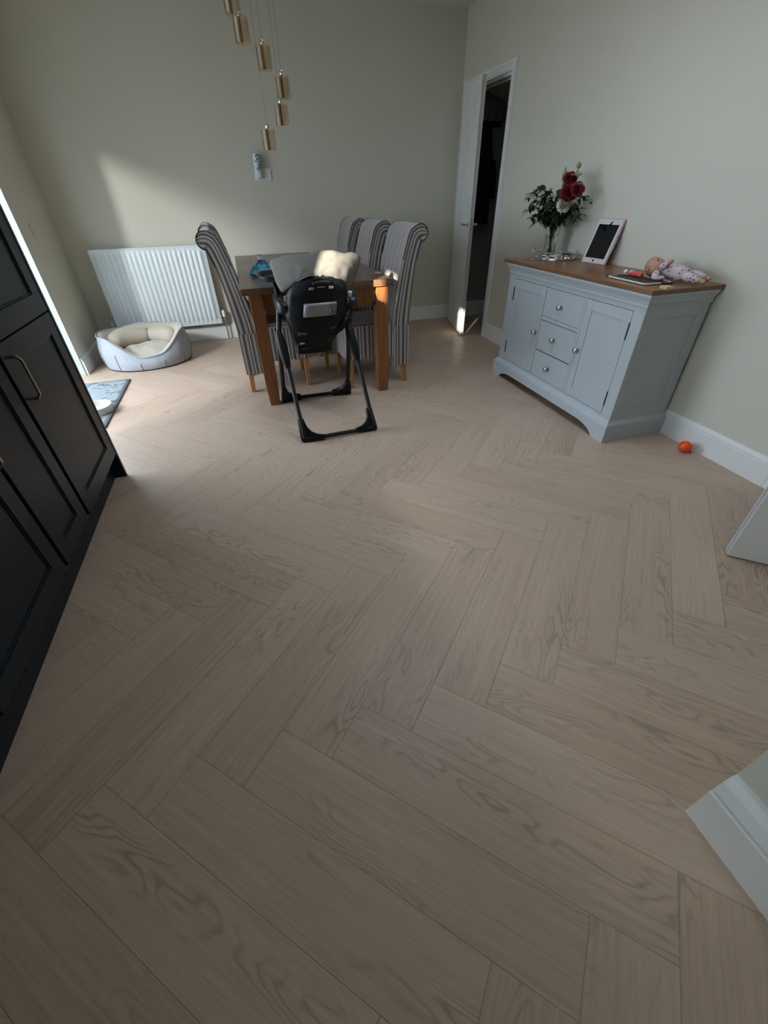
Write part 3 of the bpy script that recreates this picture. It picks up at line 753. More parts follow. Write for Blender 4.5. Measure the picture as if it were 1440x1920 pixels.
    def wrapback():
        P = [(0.090, -hw-0.001), (-0.036, -hw-0.001), (-0.036, hw+0.001), (0.090, hw+0.001)]
        acc = 0
        for a, b in zip(P, P[1:]):
            L_ = math.dist(a, b); k = max(2, int(L_/0.03))
            for j in range(k):
                t0, t1 = j/k, (j+1)/k
                A2 = (a[0]+(b[0]-a[0])*t0, a[1]+(b[1]-a[1])*t0); B2 = (a[0]+(b[0]-a[0])*t1, a[1]+(b[1]-a[1])*t1)
                uvquad(bm, lay, [(A2[0], A2[1], 0.145), (B2[0], B2[1], 0.145), (B2[0], B2[1], 0.44), (A2[0], A2[1], 0.44)], [acc+L_*t0, acc+L_*t1, acc+L_*t1, acc+L_*t0])
            acc += L_
        uvquad(bm, lay, [(0.090, -hw, 0.145), (0.090, hw, 0.145), (0.090, hw, 0.44), (0.090, -hw, 0.44)], [0, .44, .44, 0])
    wrapback(); bmesh.ops.remove_doubles(bm, verts=bm.verts, dist=0.0005)
    link('back_skirt', bm, M_stripe, e)
    for (x, y, h, s) in ((0.0, -1, 0.20, -1), (0.0, 1, 0.20, -1), (0.437, -1, 0.30, 1), (0.437, 1, 0.30, 1)):
        bm = NB(); w1, w0 = 0.021, 0.015; yy = y*(hw-0.026)
        A = [bm.verts.new((x+a*w0 + (-0.012 if s < 0 else 0.0), yy+b*w0, 0)) for a, b in ((-1, -1), (1, -1), (1, 1), (-1, 1))]
        B = [bm.verts.new((x+a*w1, yy+b*w1, h)) for a, b in ((-1, -1), (1, -1), (1, 1), (-1, 1))]
        bm.faces.new(A); bm.faces.new(B[::-1])
        for k in range(4): bm.faces.new([A[k], A[(k+1) % 4], B[(k+1) % 4], B[k]])
        link('leg', bm, M_leg, e, bevel=0.002)
    return e
ch0 = make_chair()
spots = [(-0.065, 3.585, 0, 'striped chair on the left of the table, the nearer one beside the radiator'),
         (-0.088, 4.29, radians(1), 'striped chair on the left of the table, mostly hidden behind the nearer one'),
         (1.118, 3.405, pi+radians(2), 'striped chair at the right front corner of the table, nearest on that side'),
         (1.028, 3.93, pi, 'striped chair on the right of the table, the middle one of three'),
         (0.975, 4.47, pi, 'striped chair on the right of the table, furthest from the camera')]
for i, (x, y, r, lab) in enumerate(spots):
    o = ch0 if i == 0 else copy_tree(ch0)
    o.location = (x, y, 0); o.rotation_euler = (0, 0, r); o['label'] = lab

# ------------------------------------------------------------ high chair (back towards camera)
hc = thing('high_chair', 'black folding high chair with taupe seat pad, its back to the camera', 'high chair', (0.40, 2.70, 0))
def hcl(p): return Vector((p[0]-0.40, p[1]-2.70, p[2]))
def htube(name, pts, r, material, n=12, radii=None, parent=None):
    bm = NB(); tube(bm, [hcl(p) for p in pts], r, n, radii=radii); return link(name, bm, material, parent or hc, smooth=2)
rl0, rr0 = (0.190, 2.392, 0.03), (0.648, 2.412, 0.03)
rl1, rr1 = (0.166, 2.640, 0.47), (0.602, 2.640, 0.47)
htube('rear_leg', [rl0, rl1], 0.0135, M_black2); htube('rear_leg', [rr0, rr1], 0.0135, M_black2)
fl0, fr0 = (0.140, 3.095, 0.03), (0.628, 3.090, 0.03)
fl1, fr1 = (0.150, 2.715, 0.60), (0.590, 2.715, 0.60)
htube('front_leg', [fl0, fl1], 0.015, M_black); htube('front_leg', [fr0, fr1], 0.015, M_black)
htube('rear_crossbar', [rl0[:2]+(0.020,), rr0[:2]+(0.020,)], 0.0125, M_black)
htube('front_crossbar', [fl0[:2]+(0.020,), fr0[:2]+(0.020,)], 0.014, M_black)
def foot(c, dx, leg_dir, sy):
    # webbed corner: triangular gusset between leg and crossbar
    bm = NB(); c = hcl(c); c.z = 0
    L_ = Vector(leg_dir).normalized(); X = Vector((dx, 0, 0))
    n_ = X.cross(L_).normalized()*0.017
    out = [c + Vector((-0.020*dx, 0, 0.004)), c + X*0.035 + Vector((0, 0, 0.0)), c + X*0.125 + Vector((0, 0, 0.003)), c + X*0.125 + Vector((0, 0, 0.036))]
    for t in (0.25, 0.5, 0.75):     # concave inner curve
        p0 = c + X*0.125 + Vector((0, 0, 0.036)); p1 = c + X*0.028 + Vector((0, 0, 0.045)); p2 = c + L_*0.135 + X*0.020
        out.append(p0*(1-t)**2 + p1*2*t*(1-t) + p2*t*t)
    out += [c + L_*0.150 + X*0.019, c + L_*0.150 - X*0.018, c + L_*0.03 - X*0.024]
    A = [bm.verts.new(p + n_) for p in out]; B = [bm.verts.new(p - n_) for p in out]
    bm.faces.new(A); bm.faces.new(B[::-1])
    for k in range(len(out)): bm.faces.new([A[k], A[(k+1) % len(out)], B[(k+1) % len(out)], B[k]])
    o = link('foot', bm, M_black, hc, smooth=2, bevel=0.006)
def dirv(a, b): return Vector(b)-Vector(a)
foot(rl0, 1, dirv(rl0, rl1), 1); foot(rr0, -1, dirv(rr0, rr1), 1)
foot(fl0, 1, dirv(fl0, fl1), 1); foot(fr0, -1, dirv(fr0, fr1), 1)
for side, (a, b) in enumerate((((0.170, 2.600, 0.405), (0.150, 2.690, 0.600)), ((0.608, 2.600, 0.405), (0.578, 2.690, 0.600)))):
    bm = NB(); n_ = 8; pts = [hcl(Vector(a).lerp(Vector(b), i/n_)) for i in range(n_+1)]
    tube(bm, pts, 0.02, 12, radii=[0.016+0.012*sin(pi*i/n_)**0.7 for i in range(n_+1)])
    link('height_slider', bm, M_black, hc, smooth=2)
for x0_, x1_ in ((0.150, 0.178), (0.578, 0.622)):
    htube('seat_post', [(x0_, 2.690, 0.56), (x1_, 2.730, 0.72)], 0.0155, M_black2)
def arm_pod(x):
    bm = NB()
    def fn(u, v):
        a = 2*pi*u; t = v
        y = -0.075 + 0.30*t; k = min(1, (sin(pi*min(1, max(0.0, 0.015+0.97*t)))*1.6)**0.45)
        c_, s_ = cos(a), sin(a); c_ = math.copysign(abs(c_)**0.55, c_); s_ = math.copysign(abs(s_)**0.55, s_)
        return hcl((x + 0.042*c_*k, 2.735 + y, 0.722 + 0.046*s_*k + 0.012*t))
    V = grid(bm, fn, 28, 16, True); bm.faces.new([c[0] for c in V]); bm.faces.new([c[-1] for c in V][::-1]); link('armrest', bm, M_black2, hc, smooth=True)
arm_pod(0.205); arm_pod(0.618)
# back shell
def shell_pt(s, t, off=0.0):
    # s -1..1 across, t 0..1 bottom to top
    z = 0.520 + 0.362*t
    w = 0.112 + 0.066*min(1, t/0.45)**0.8 - 0.010*t
    if t > 0.72: w *= sqrt(max(0.0, 1 - ((t-0.72)/0.285)**2))*1.0 if t < 1.0 else 0.12
    cx = 0.352 + 0.068*t**0.8
    y = 2.628 - 0.018*t + 0.055*abs(s)**3 + off
    return hcl((cx + w*s, y, z))
bm = NB()
NS, NT = 17, 22
def fn(u, v): return shell_pt(u*2-1, v)
grid(bm, fn, NS, NT); link('back_shell', bm, M_black, hc, smooth=True, solid=0.022)
# shell details
def decal(name, s0, s1, t0, t1, material, off=-0.0145, parent=hc, thick=0.002):
    bm = NB(); n_ = 6
    def g(u, v):
        return shell_pt(s0+(s1-s0)*u, t0+(t1-t0)*v, off)
    grid(bm, g, n_, 4); return link(name, bm, material, parent, smooth=True, solid=thick)
st = decal('warning_label', -0.50, 0.62, 0.44, 0.635, M_sticker)
bm = NB()     # fine print lines and the square no-child pictogram on the label
for k in range(6):
    t = 0.475 + 0.024*k
    for (a, b) in ((-0.45, -0.05), (-0.01, 0.30)):
        tube(bm, [shell_pt(a+(b-a)*i/4, t, -0.0160) for i in range(5)], 0.0006, 4)
for (a, b, c, d) in ((0.36, 0.58, 0.462, 0.462), (0.36, 0.58, 0.600, 0.600), (0.36, 0.36, 0.462, 0.600), (0.58, 0.58, 0.462, 0.600), (0.37, 0.57, 0.59, 0.475)):
    tube(bm, [shell_pt(a+(b-a)*i/3, c+(d-c)*i/3, -0.0160) for i in range(4)], 0.0014, 6)
tube(bm, [shell_pt(0.47+0.028*cos(x), 0.55+0.018*sin(x), -0.0160) for x in [i*pi/5 for i in range(10)]], 0.0014, 6, closed=True)
tube(bm, [shell_pt(0.47, 0.53, -0.016), shell_pt(0.46, 0.50, -0.016), shell_pt(0.51, 0.485, -0.016)], 0.0016, 6)
link('label_print', bm, M_ink, st)
for s0, s1, t0, t1, mm, nm in ((-0.40, -0.20, 0.825, 0.862, M_sticker, 'white_slot'), (0.34, 0.52, 0.825, 0.862, M_white, 'white_slot'),
                               (-0.10, 0.22, 0.850, 0.872, M_sticker, 'grip_slot')):
    decal(nm, s0, s1, t0, t1, mm)
bm = NB(); tube(bm, [shell_pt(-0.34+0.78*i/10, 0.905+0.020*sin(pi*i/10), -0.022) for i in range(11)], 0.011, 10); link('recline_grip', bm, M_black2, hc, smooth=True)
def moulded_mark(s, t, kind):
    bm = NB()
    if kind == 'dial':
        tube(bm, [shell_pt(s+0.045*cos(x), t+0.022*sin(x), -0.0145) for x in [i*pi/6 for i in range(12)]], 0.0018, 6, closed=True)
        tube(bm, [shell_pt(s, t-0.02, -0.0145), shell_pt(s, t+0.02, -0.0145)], 0.0018, 6)
    for k in range(5):
        x = s + 0.10 + 0.042*k if kind == 'dial' else s + 0.042*k
        tube(bm, [shell_pt(x, t-0.012, -0.0145), shell_pt(x, t+0.012, -0.0145)], 0.0018, 6)
    tube(bm, [shell_pt(s+0.09, t+0.014, -0.0145), shell_pt(s+0.29, t+0.014, -0.0145)], 0.0012, 6)
    link('moulded_mark', bm, mat('grey_moulding', (0.12, 0.12, 0.12), 0.5), hc)
moulded_mark(-0.72, 0.185, 'dial'); moulded_mark(0.55, 0.235, 'bars')
# lower recline box
bm = NB(); 
def lb(u, v):
    a = 2*pi*u; ex = 0.45
    cx_, cy_ = cos(a), sin(a)
    sx_ = math.copysign(abs(cx_)**ex, cx_); sy_ = math.copysign(abs(cy_)**ex, cy_)
    w = 0.112 - 0.004*v; dd = 0.055
    return hcl((0.352 + 0.004*v + w*sx_, 2.690 + dd*sy_, 0.468 + 0.10*v))
V = grid(bm, lb, 32, 5, True); bm.faces.new([c[0] for c in V]); bm.faces.new([c[-1] for c in V][::-1])
link('recline_box', bm, M_black, hc, smooth=2)
bm = NB(); tube(bm, [hcl((0.262+0.118*i/6, 2.629, 0.530+0.002*i)) for i in range(7)], 0.0055, 8); link('release_bar', bm, M_sticker, hc, smooth=True)
bm = NB(); tube(bm, [hcl((0.270+0.14*i/6, 2.631, 0.500+0.002*i)) for i in range(7)], 0.002, 6); link('moulded_line', bm, mat('grey_line', (0.10, 0.10, 0.10), 0.5), hc)
bm = NB(); box(bm, 0.002, 0.038, -0.0730, -0.0700, 0.540, 0.548); link('moulded_tab', bm, M_sticker, hc)
# seat pan and side wings in front of the shell
bm = NB()
def seatf(u, v):
    a = (u-0.5)*2; y = 2.66 + 0.30*v
    return hcl((0.405 + 0.175*a, y, 0.560 + 0.085*abs(a)**3 + 0.025*v))
grid(bm, seatf, 14, 8); link('seat_pan', bm, M_black, hc, smooth=True, solid=0.03)
# head pad: fabric bucket wrapped over the top of the shell
bm = NB()
def hood(u, v):
    s = u*2-1; t = v
    cx = 0.402 + 0.050*t
    zb = 0.800 + 0.088*(1-abs(s)**2.2) - 0.040*(s > 0)*s*s
    zt = 0.964 - 0.032*abs(s)**3.5 + 0.010*(1-abs(s))
    w = 0.178 + 0.022*(s > 0) + (0.082 - 0.016*(s > 0))*min(1, t*1.35)**0.8
    if t <= 0.8:
        k = t/0.8; z = zb + (zt-zb)*k; y = 2.622 + 0.03*k + 0.16*abs(s)**2.6 + 0.035*k*k
    else:
        k = (t-0.8)/0.2; z = zt + 0.016*sin(pi*k) - 0.05*k*k; y = 2.687 + 0.16*abs(s)**2.6 + 0.085*k; w = w*(1-0.10*k)
    n_ = noise.noise(Vector((s*2.6+4, t*2.1, 0.3)))*0.014 + noise.noise(Vector((s*6.1, t*4.3, 2)))*0.007 + 0.005*sin(s*9+t*7)*t
    return hcl((cx + w*s + n_*0.5, y - abs(n_)*0.9, z + n_*0.6))
grid(bm, hood, 44, 30); link('head_pad', bm, M_hood, hc, smooth=True, solid=0.018)
bm = NB()
tube(bm, [hcl((0,0,0)) + Vector((0.40, 2.70, 0)) + Vector(hood(i/30, 0.0)) + Vector((0, -0.010, 0)) for i in range(31)], 0.0035, 6)
link('pad_binding', bm, mat('grey_binding', (0.20, 0.19, 0.175), 0.8), hc, smooth=True)
for x, z in ((0.222, 0.805), (0.590, 0.805)):    # harness strap ends showing at the shell corner
    bm = NB(); box(bm, x-0.40-0.012, x-0.40+0.012, -0.075, -0.060, z-0.04, z-0.01)
    link('strap_buckle', bm, M_sticker, hc, bevel=0.003)
# tray
bm = NB()
def tr(u, v):
    a = 2*pi*u; ex = 0.55
    cx_, cy_ = cos(a), sin(a); sx_ = math.copysign(abs(cx_)**ex, cx_); sy_ = math.copysign(abs(cy_)**ex, cy_)
    P = [(0.80, 0.000), (0.96, 0.005), (1.0, 0.020), (1.0, 0.034), (0.98, 0.038), (0.93, 0.036), (0.90, 0.018), (0.0001, 0.016)]
    i = min(int(v*7+1e-6), 7); k, z = P[i]
    return hcl((0.385 + 0.287*sx_*k, 3.005 + 0.165*sy_*k, 0.826 + z))
V = grid(bm, tr, 56, 8, True); bm.faces.new([c[0] for c in V])
link('tray', bm, M_black2, hc, smooth=2)
for x in (0.19, 0.60):
    bm = NB(); tube(bm, [hcl((x, 2.80, 0.77)), hcl((x, 2.92, 0.81)), hcl((x, 3.05, 0.824))], 0.012, 8)
    link('tray_arm', bm, M_black, hc, smooth=True)

# packet of wipes on the table behind the tray
wp = thing('wipes_packet', 'crumpled turquoise and blue plastic packet on table beside high chair tray', 'packet', (0.155, 3.50, TZ))
random.seed(5)
bm = NB()
def pk(u, v):
    a = 2*pi*u; r = 1 + 0.30*noise.noise(Vector((cos(a)*1.9, sin(a)*1.9, v*3)))
    k = (1-v**1.6)**0.6
    return (0.085*cos(a)*r*k, 0.060*sin(a)*r*k, 0.004 + 0.085*v + 0.012*noise.noise(Vector((cos(a)*3, v*4, 1))))
grid(bm, pk, 30, 12, True); link('film', bm, M_blue, wp)
bm = NB()
def pk2(u, v):
    a = 2*pi*u; r = 1 + 0.5*noise.noise(Vector((cos(a)*2.4, sin(a)*2.4, v*3+9)))
    return (0.004+0.052*cos(a)*r*(1-v*0.55), 0.035*sin(a)*r*(1-v*0.5), 0.045 + 0.055*v)
grid(bm, pk2, 22, 6, True); link('crumpled_end', bm, M_indigo, wp)
bm = NB()
def pk3(u, v):
    a = 2*pi*u; r = 1 + 0.6*noise.noise(Vector((cos(a)*2.4, sin(a)*2.4, v*3+19)))
    return (0.0+0.030*cos(a)*r*(0.9-0.4*v), 0.02*sin(a)*r, 0.095 + 0.04*v)
grid(bm, pk3, 20, 5, True); link('clear_end', bm, M_clear, wp)

# ------------------------------------------------------------ pendant cluster
pn = thing('cluster_pendant_light', 'hanging cluster light of champagne glass cylinders on thin wires', 'ceiling light', (0.40, 3.90, ZC))
bm = NB(); lathe(bm, [(0, 0), (0.17, 0), (0.17, -0.02), (0.165, -0.028), (0, -0.03)], 40); link('ceiling_plate', bm, M_chrome, pn, smooth=2)
pend = [(0.262, 3.90, 2.165), (0.296, 3.90, 2.048), (0.411, 3.90, 1.937), (0.509, 3.90, 1.806), (0.479, 3.90, 1.673), (0.370, 3.90, 1.547)]
jit = [(-.0, .02), (0, -.02), (0, .03), (0, -.03), (0, .0), (0, .01)]
for i, (x, y, z) in enumerate(pend):
    X, Y, Z = x-0.40, y-3.90, z-ZC
    bm = NB(); tube(bm, [(X*0.6, Y, -0.028), (X*0.9, Y, Z*0.6), (X, Y, Z+0.07)] if False else [(X, Y, -0.028), (X, Y, Z+0.072)], 0.0011, 6); link('wire', bm, M_wire, pn)
    bm = NB(); R_, h = 0.046, 0.055
    lathe(bm, [(R_-0.005, -h), (R_, -h), (R_, h), (R_-0.005, h), (R_-0.005, -h)], 40, X, Y, Z)
    sh = link('glass_shade', bm, M_amber, pn, smooth=2)
    bm = NB(); lathe(bm, [(0, h+0.004), (0.011, h+0.004), (0.013, h+0.012), (0.011, h+0.026), (0.003, h+0.030), (0, h+0.030)], 20, X, Y, Z); link('cap', bm, M_chrome, sh, smooth=2)
    bm = NB(); box(bm, X-0.013, X+0.001, Y-0.012, Y+0.012, Z-h+0.004, Z+h); link('inner_rod', bm, M_inner, sh, bevel=0.002)
    bm = NB(); box(bm, X-0.034, X-0.019, Y-0.034, Y-0.026, Z-h+0.003, Z+h-0.002); link('inner_prism', bm, M_pearl, sh, bevel=0.003)
    bm = NB()
    for k in range(3): box(bm, X+0.012+0.010*k, X+0.014+0.010*k, Y-0.010, Y+0.010, Z-h+0.003, Z+h-0.002)
    link('fluting', bm, M_pearl, sh)

# ------------------------------------------------------------ sideboard
sb = thing('sideboard', 'pale blue-grey painted sideboard with oak top against the right wall', 'sideboard', (0, 0, 0))
BX, SY0, SY1, STZ = 1.945, 1.808, 3.120, 0.838
bm = NB(); box(bm, 1.918, XR-0.001, 1.778, 3.192, STZ-0.022, STZ); link('top', bm, M_top, sb, bevel=0.003)
bm = NB()
# carcass: side panels, bottom, back and face frame (openings for doors and drawers)
box(bm, BX+0.0185, 2.362, SY0+0.001, SY1-0.001, 0.10, 0.768)
for a, b in ((SY0, 1.880), (2.243-0.0, 2.262), (2.645, 2.648), (3.033, SY1)):
    box(bm, BX, BX+0.0178, a, b, 0.149, 0.727)
box(bm, BX, BX+0.0178, SY0, SY1, 0.727, 0.769); box(bm, BX, BX+0.0178, SY0, SY1, 0.120, 0.149)
box(bm, BX, BX+0.0178, 2.262, 2.645, 0.528, 0.549)
# raised frame on the visible side panel
for (a, b) in ((BX+0.001, BX+0.06), (2.30, 2.361)): box(bm, a, b, SY0-0.005, SY0+0.0005, 0.19, 0.695)
for (c, d) in ((0.13, 0.19), (0.695, 0.767)): box(bm, BX+0.001, 2.361, SY0-0.005, SY0+0.0005, c, d)
link('carcass', bm, M_side, sb, bevel=0.0012)
# cornice
prof = [(0.0, 0.752), (-0.006, 0.756), (-0.006, 0.764), (-0.001, 0.768), (-0.006, 0.782), (-0.016, 0.798), (-0.022, 0.806), (-0.022, STZ-0.022)]
bm = NB()
rings = []
for d, z in prof:
    rings.append([bm.verts.new(p) for p in ((2.364, SY0+d-0.007, z), (BX+d-0.002, SY0+d-0.007, z), (BX+d-0.002, SY1-d+0.007, z), (2.364, SY1-d+0.007, z))])
for A, B in zip(rings, rings[1:]):
    for k in range(3): bm.faces.new([A[k], A[k+1], B[k+1], B[k]])
    bm.faces.new([A[3], A[0], B[0], B[3]])
bm.faces.new(rings[0][::-1]); bm.faces.new(rings[-1])
link('cornice', bm, M_side, sb)
# base moulding with bracket feet
bm = NB()
y0, y1 = 1.783, 3.145
def arch(yy0, yy1, h=0.055):
    pts = [(yy0, 0), (yy0+0.105, 0)]
    for t in [i/7 for i in range(1, 8)]:
        pts.append((yy0+0.105+0.035*t+0.12*t*t, h*(1-(1-t)**1.6)*(1 if t < 1 else 1)))
    R_ = [(yy1-(p[0]-yy0), p[1]) for p in pts[::-1]]
    return pts + R_
pts = arch(y0, y1) + [(y1, 0.105), (y0, 0.105)]
prism(bm, pts, 1.920, 1.942, 'x')
for yy in (y0, y1-0.022):
    box(bm, 1.9421, 2.366, yy, yy+0.022, 0.0, 0.105)
box(bm, 1.942, 2.36, y0+0.022, y1-0.022, 0.085, 0.105)
rings = []
for d, z in [(0.0, 0.105), (0.002, 0.112), (0.010, 0.116), (0.016, 0.126), (0.024, 0.134)]:
    rings.append([bm.verts.new(p) for p in ((2.364, y0+d, z), (1.920+d, y0+d, z), (1.920+d, y1-d, z), (2.364, y1-d, z))])
for A, B in zip(rings, rings[1:]):
    for k in range(3): bm.faces.new([A[k], A[k+1], B[k+1], B[k]])
    bm.faces.new([A[3], A[0], B[0], B[3]])
bm.faces.new(rings[0][::-1]); bm.faces.new(rings[-1])
link('base', bm, M_side, sb)
def knob(parent, y, z):
    bm = NB(); lathe(bm, [(0, 0), (0.009, 0), (0.007, -0.008), (0.010, -0.012), (0.0165, -0.016), (0.018, -0.022), (0.015, -0.028), (0.007, -0.031), (0, -0.0315)], 24, cx=BX-0.001, cy=y, cz=z, axis='x')
    link('knob', bm, M_steel, parent, smooth=True)
def sdoor(y0, y1, z0, z1, ky, hy):
    bm = NB(); fw = 0.055; g = 0.0024
    a, b, c, d = y0+g, y1-g, z0+g, z1-g
    box(bm, BX+0.005, BX+0.016, a, b, c, d)
    box(bm, BX, BX+0.012, a, a+fw, c, d); box(bm, BX, BX+0.012, b-fw, b, c, d)
    box(bm, BX, BX+0.012, a+fw, b-fw, c, c+fw); box(bm, BX, BX+0.012, a+fw, b-fw, d-fw, d)
    dd = link('door', bm, M_side, sb, bevel=0.001)
    knob(dd, ky, 0.434)
    for z in (0.245, 0.625):
        bm = NB(); tube(bm, [(BX-0.002, hy, z-0.045), (BX-0.002, hy, z+0.045)], 0.0035, 8)
        link('hinge', bm, M_blackmetal, dd, smooth=2)
sdoor(1.880, 2.243, 0.149, 0.727, 2.218, 1.880); sdoor(2.648, 3.033, 0.149, 0.727, 2.680, 3.034)
for z0, z1, kz in ((0.549, 0.727, 0.635), (0.329, 0.526, 0.432), (0.149, 0.327, 0.237)):
    bm = NB(); g = 0.0024; box(bm, BX+0.0005, BX+0.016, 2.262+g, 2.645-g, z0+g, z1-g)
    dr = link('drawer', bm, M_side, sb, bevel=0.0015); knob(dr, 2.463, kz)
bm = NB()   # dark strips painted in for the shade inside the gaps
for a in (1.880, 2.243, 2.262, 2.6465, 3.033): box(bm, BX+0.0165, BX+0.0178, a-0.004, a+0.004, 0.15, 0.727)
for z in (0.149, 0.328, 0.5275, 0.549, 0.727): box(bm, BX+0.0165, BX+0.0178, 2.262, 2.646, z-0.004, z+0.004)
link('gap_shade', bm, M_ink, sb)

# ------------------------------------------------------------ things on the sideboard
T0 = STZ
ty = thing('mirrored_tray', 'round chrome gallery tray with looped handles on the sideboard', 'tray', (2.235, 3.030, T0))
bm = NB(); lathe(bm, [(0, 0.004), (0.143, 0.004), (0.147, 0.0), (0.150, 0.006), (0.147, 0.011), (0.143, 0.008), (0, 0.008)], 48); link('base', bm, M_chrome, ty, smooth=2)
bm = NB()
for z, r in ((0.030, 0.0022), (0.012, 0.002)): tube(bm, [(0.150*cos(2*pi*i/48), 0.150*sin(2*pi*i/48), z) for i in range(48)], r, 8, closed=True)
for i in range(10): tube(bm, [(0.150*cos(2*pi*i/10), 0.150*sin(2*pi*i/10), 0.006), (0.150*cos(2*pi*i/10), 0.150*sin(2*pi*i/10), 0.030)], 0.002, 6)
link('gallery_rail', bm, M_chrome, ty, smooth=True)
for a in (radians(125), radians(-70)):
    c = Vector((cos(a), sin(a), 0)); t = Vector((-sin(a), cos(a), 0))
    bm = NB(); tube(bm, bz(c*0.150-t*0.03+Vector((0, 0, .03)), c*0.180-t*0.03+Vector((0, 0, .075)), c*0.180+t*0.03+Vector((0, 0, .075)), c*0.150+t*0.03+Vector((0, 0, .03)), 14), 0.0026, 8)
    link('handle', bm, M_chrome, ty, smooth=True)
def tin(x, y, r, h, lab, nm, m1, m2):
    e = thing(nm, lab, 'tin', (x, y, T0+0.008))
    bm = NB(); lathe(bm, [(0, 0), (r, 0), (r, h*0.7), (0, h*0.7)], 28); link('body', bm, m1, e, smooth=2)
    bm = NB(); lathe(bm, [(0, h*0.7), (r*1.02, h*0.7), (r*1.02, h), (0, h)], 28); link('lid', bm, m2, e, smooth=2)
tin(2.285, 2.942, 0.036, 0.030, 'small round black tin on the chrome tray right of the vase', 'round_tin', M_chrome, M_blank)
tin(2.205, 2.965, 0.026, 0.022, 'small silver tealight tin in the middle of the chrome tray', 'tealight_tin', M_chrome, M_pearl)
ky = thing('bunch_of_keys', 'bunch of silver keys at the left front of the chrome tray', 'keys', (2.06, 3.075, T0))
bm = NB(); tube(bm, [(0.016*cos(2*pi*i/18), 0.016*sin(2*pi*i/18), 0.004) for i in range(18)], 0.0013, 6, closed=True); link('ring', bm, M_chrome, ky, smooth=True)
for a, l in ((-1.9, 0.05), (-1.2, 0.045), (2.4, 0.05)):
    bm = NB(); c = Vector((cos(a), sin(a), 0)); t = Vector((-sin(a), cos(a), 0))
    Mx = Matrix(((c.x, t.x, 0, c.x*0.016), (c.y, t.y, 0, c.y*0.016), (0, 0, 1, 0.002), (0, 0, 0, 1)))
    lathe(bm, [(0, 0), (0.011, 0), (0.011, 0.003), (0, 0.003)], 16, cx=0.010)
    for k, v in enumerate(bm.verts): v.co = Mx @ v.co
    box(bm, 0.018, 0.018+l, -0.0035, 0.0035, 0, 0.0022, M=Mx); box(bm, 0.035, 0.04, -0.007, -0.0035, 0, 0.0022, M=Mx); box(bm, 0.05, 0.056, -0.006, -0.0035, 0, 0.0022, M=Mx)
    link('key', bm, M_steel, ky)

VX, VY = 2.245, 3.125
DYB = 0.04
va = thing('glass_vase', 'tall clear glass vase holding the bouquet on the chrome tray', 'vase', (VX, VY, T0+0.009))
bm = NB(); lathe(bm, [(0, 0), (0.034, 0), (0.037, 0.004), (0.043, 0.105), (0.052, 0.225), (0.0495, 0.226), (0.0405, 0.105), (0.034, 0.014), (0, 0.012)], 40)
link('vessel', bm, M_glass, va, smooth=2)
bm = NB(); lathe(bm, [(0, 0.0135), (0.0325, 0.0155), (0.0392, 0.105), (0.0415, 0.13), (0, 0.13)], 32); link('water', bm, mat('vase_water', (0.72, 0.80, 0.72), 0.02, trans=1, ior=1.33), va, smooth=2)

def V3(x, y, z): return Vector((x, y, z))
base_v = V3(VX, VY, T0+0.03)
def stem_pts(head, spread):
    h = Vector(head) + V3(0, DYB, 0); nk = V3(VX + (h.x-VX)*0.16, VY + (h.y-VY)*0.16, T0+0.225)
    b = V3(VX - (h.x-VX)*0.10*spread, VY - (h.y-VY)*0.10*spread, T0+0.035)
    b.x = VX + max(-0.022, min(0.022, b.x-VX)); b.y = VY + max(-0.022, min(0.022, b.y-VY))
    return bz(b, nk - V3(0, 0, 0.05), nk + V3(0, 0, 0.04), h, 12)
def add_leaf(bm, p, d, l, w, droop=0.3, n=5):
    d = Vector(d).normalized(); sd = d.cross(V3(0, 0, 1));
    if sd.length < 0.1: sd = V3(1, 0, 0)
    sd.normalize(); up = sd.cross(d)
    rows = []
    for i in range(n+1):
        t = i/n; ww = w*sin(pi*(0.06+0.92*t))**0.8*(1-0.35*t)
        c = Vector(p) + d*l*t - V3(0, 0, 1)*droop*l*t*t
        rows.append((bm.verts.new(c - sd*ww + up*ww*0.35), bm.verts.new(c), bm.verts.new(c + sd*ww + up*ww*0.35)))
    for a, b in zip(rows, rows[1:]):
        bm.faces.new([a[0], a[1], b[1], b[0]]); bm.faces.new([a[1], a[2], b[2], b[1]])
def rose(nm, head, r, material, lab, cat, grp, seed):
    random.seed(seed)
    e = thing(nm, lab, cat, tuple(stem_pts(head, 1)[0]), 0, grp); o0 = Vector(e.location)
    bm = NB(); tube(bm, [p-o0 for p in stem_pts(head, 1)], 0.0038, 7); link('stem', bm, M_stem, e, smooth=True)
    bm = NB(); H = Vector(head)+V3(0, DYB, 0)-o0
    lean = Vector((head[0]-VX-0.05, head[1]-VY, 0.12)).normalized(); q_ = lean.to_track_quat('Z', 'Y').to_matrix()
    for layer, (k, rr, hh, op) in enumerate(((3, 0.30, 0.95, 0.10), (4, 0.55, 0.95, 0.25), (5, 0.80, 0.85, 0.45), (6, 1.0, 0.70, 0.75))):
        for j in range(k):
            a0 = 2*pi*j/k + layer*0.7 + random.uniform(-.15, .15); wa = 2*pi/k*0.72
            def pf(u, v):
                a = a0 + (u-0.5)*2*wa*sin(pi*(0.18+0.64*v))
                rad = r*rr*(0.35+0.75*v**0.7) + r*op*0.45*max(0, v-0.6)**1.2*1.8
                z = r*1.35*hh*v - r*0.35 - r*0.30*op*max(0, v-0.7)*3 - r*0.15*abs(u-0.5)*2*v
                return H + q_ @ V3(rad*cos(a), rad*sin(a), z)
            grid(bm, pf, 7, 6)
    link('bloom', bm, material, e, smooth=True, solid=0.0012)
    bm = NB()
    for j in range(5):
        a = 2*pi*j/5; add_leaf(bm, H + q_ @ V3(0, 0, -r*0.38), q_ @ V3(cos(a), sin(a), 0.1), r*0.9, r*0.16)
    link('sepal', bm, M_green, e)
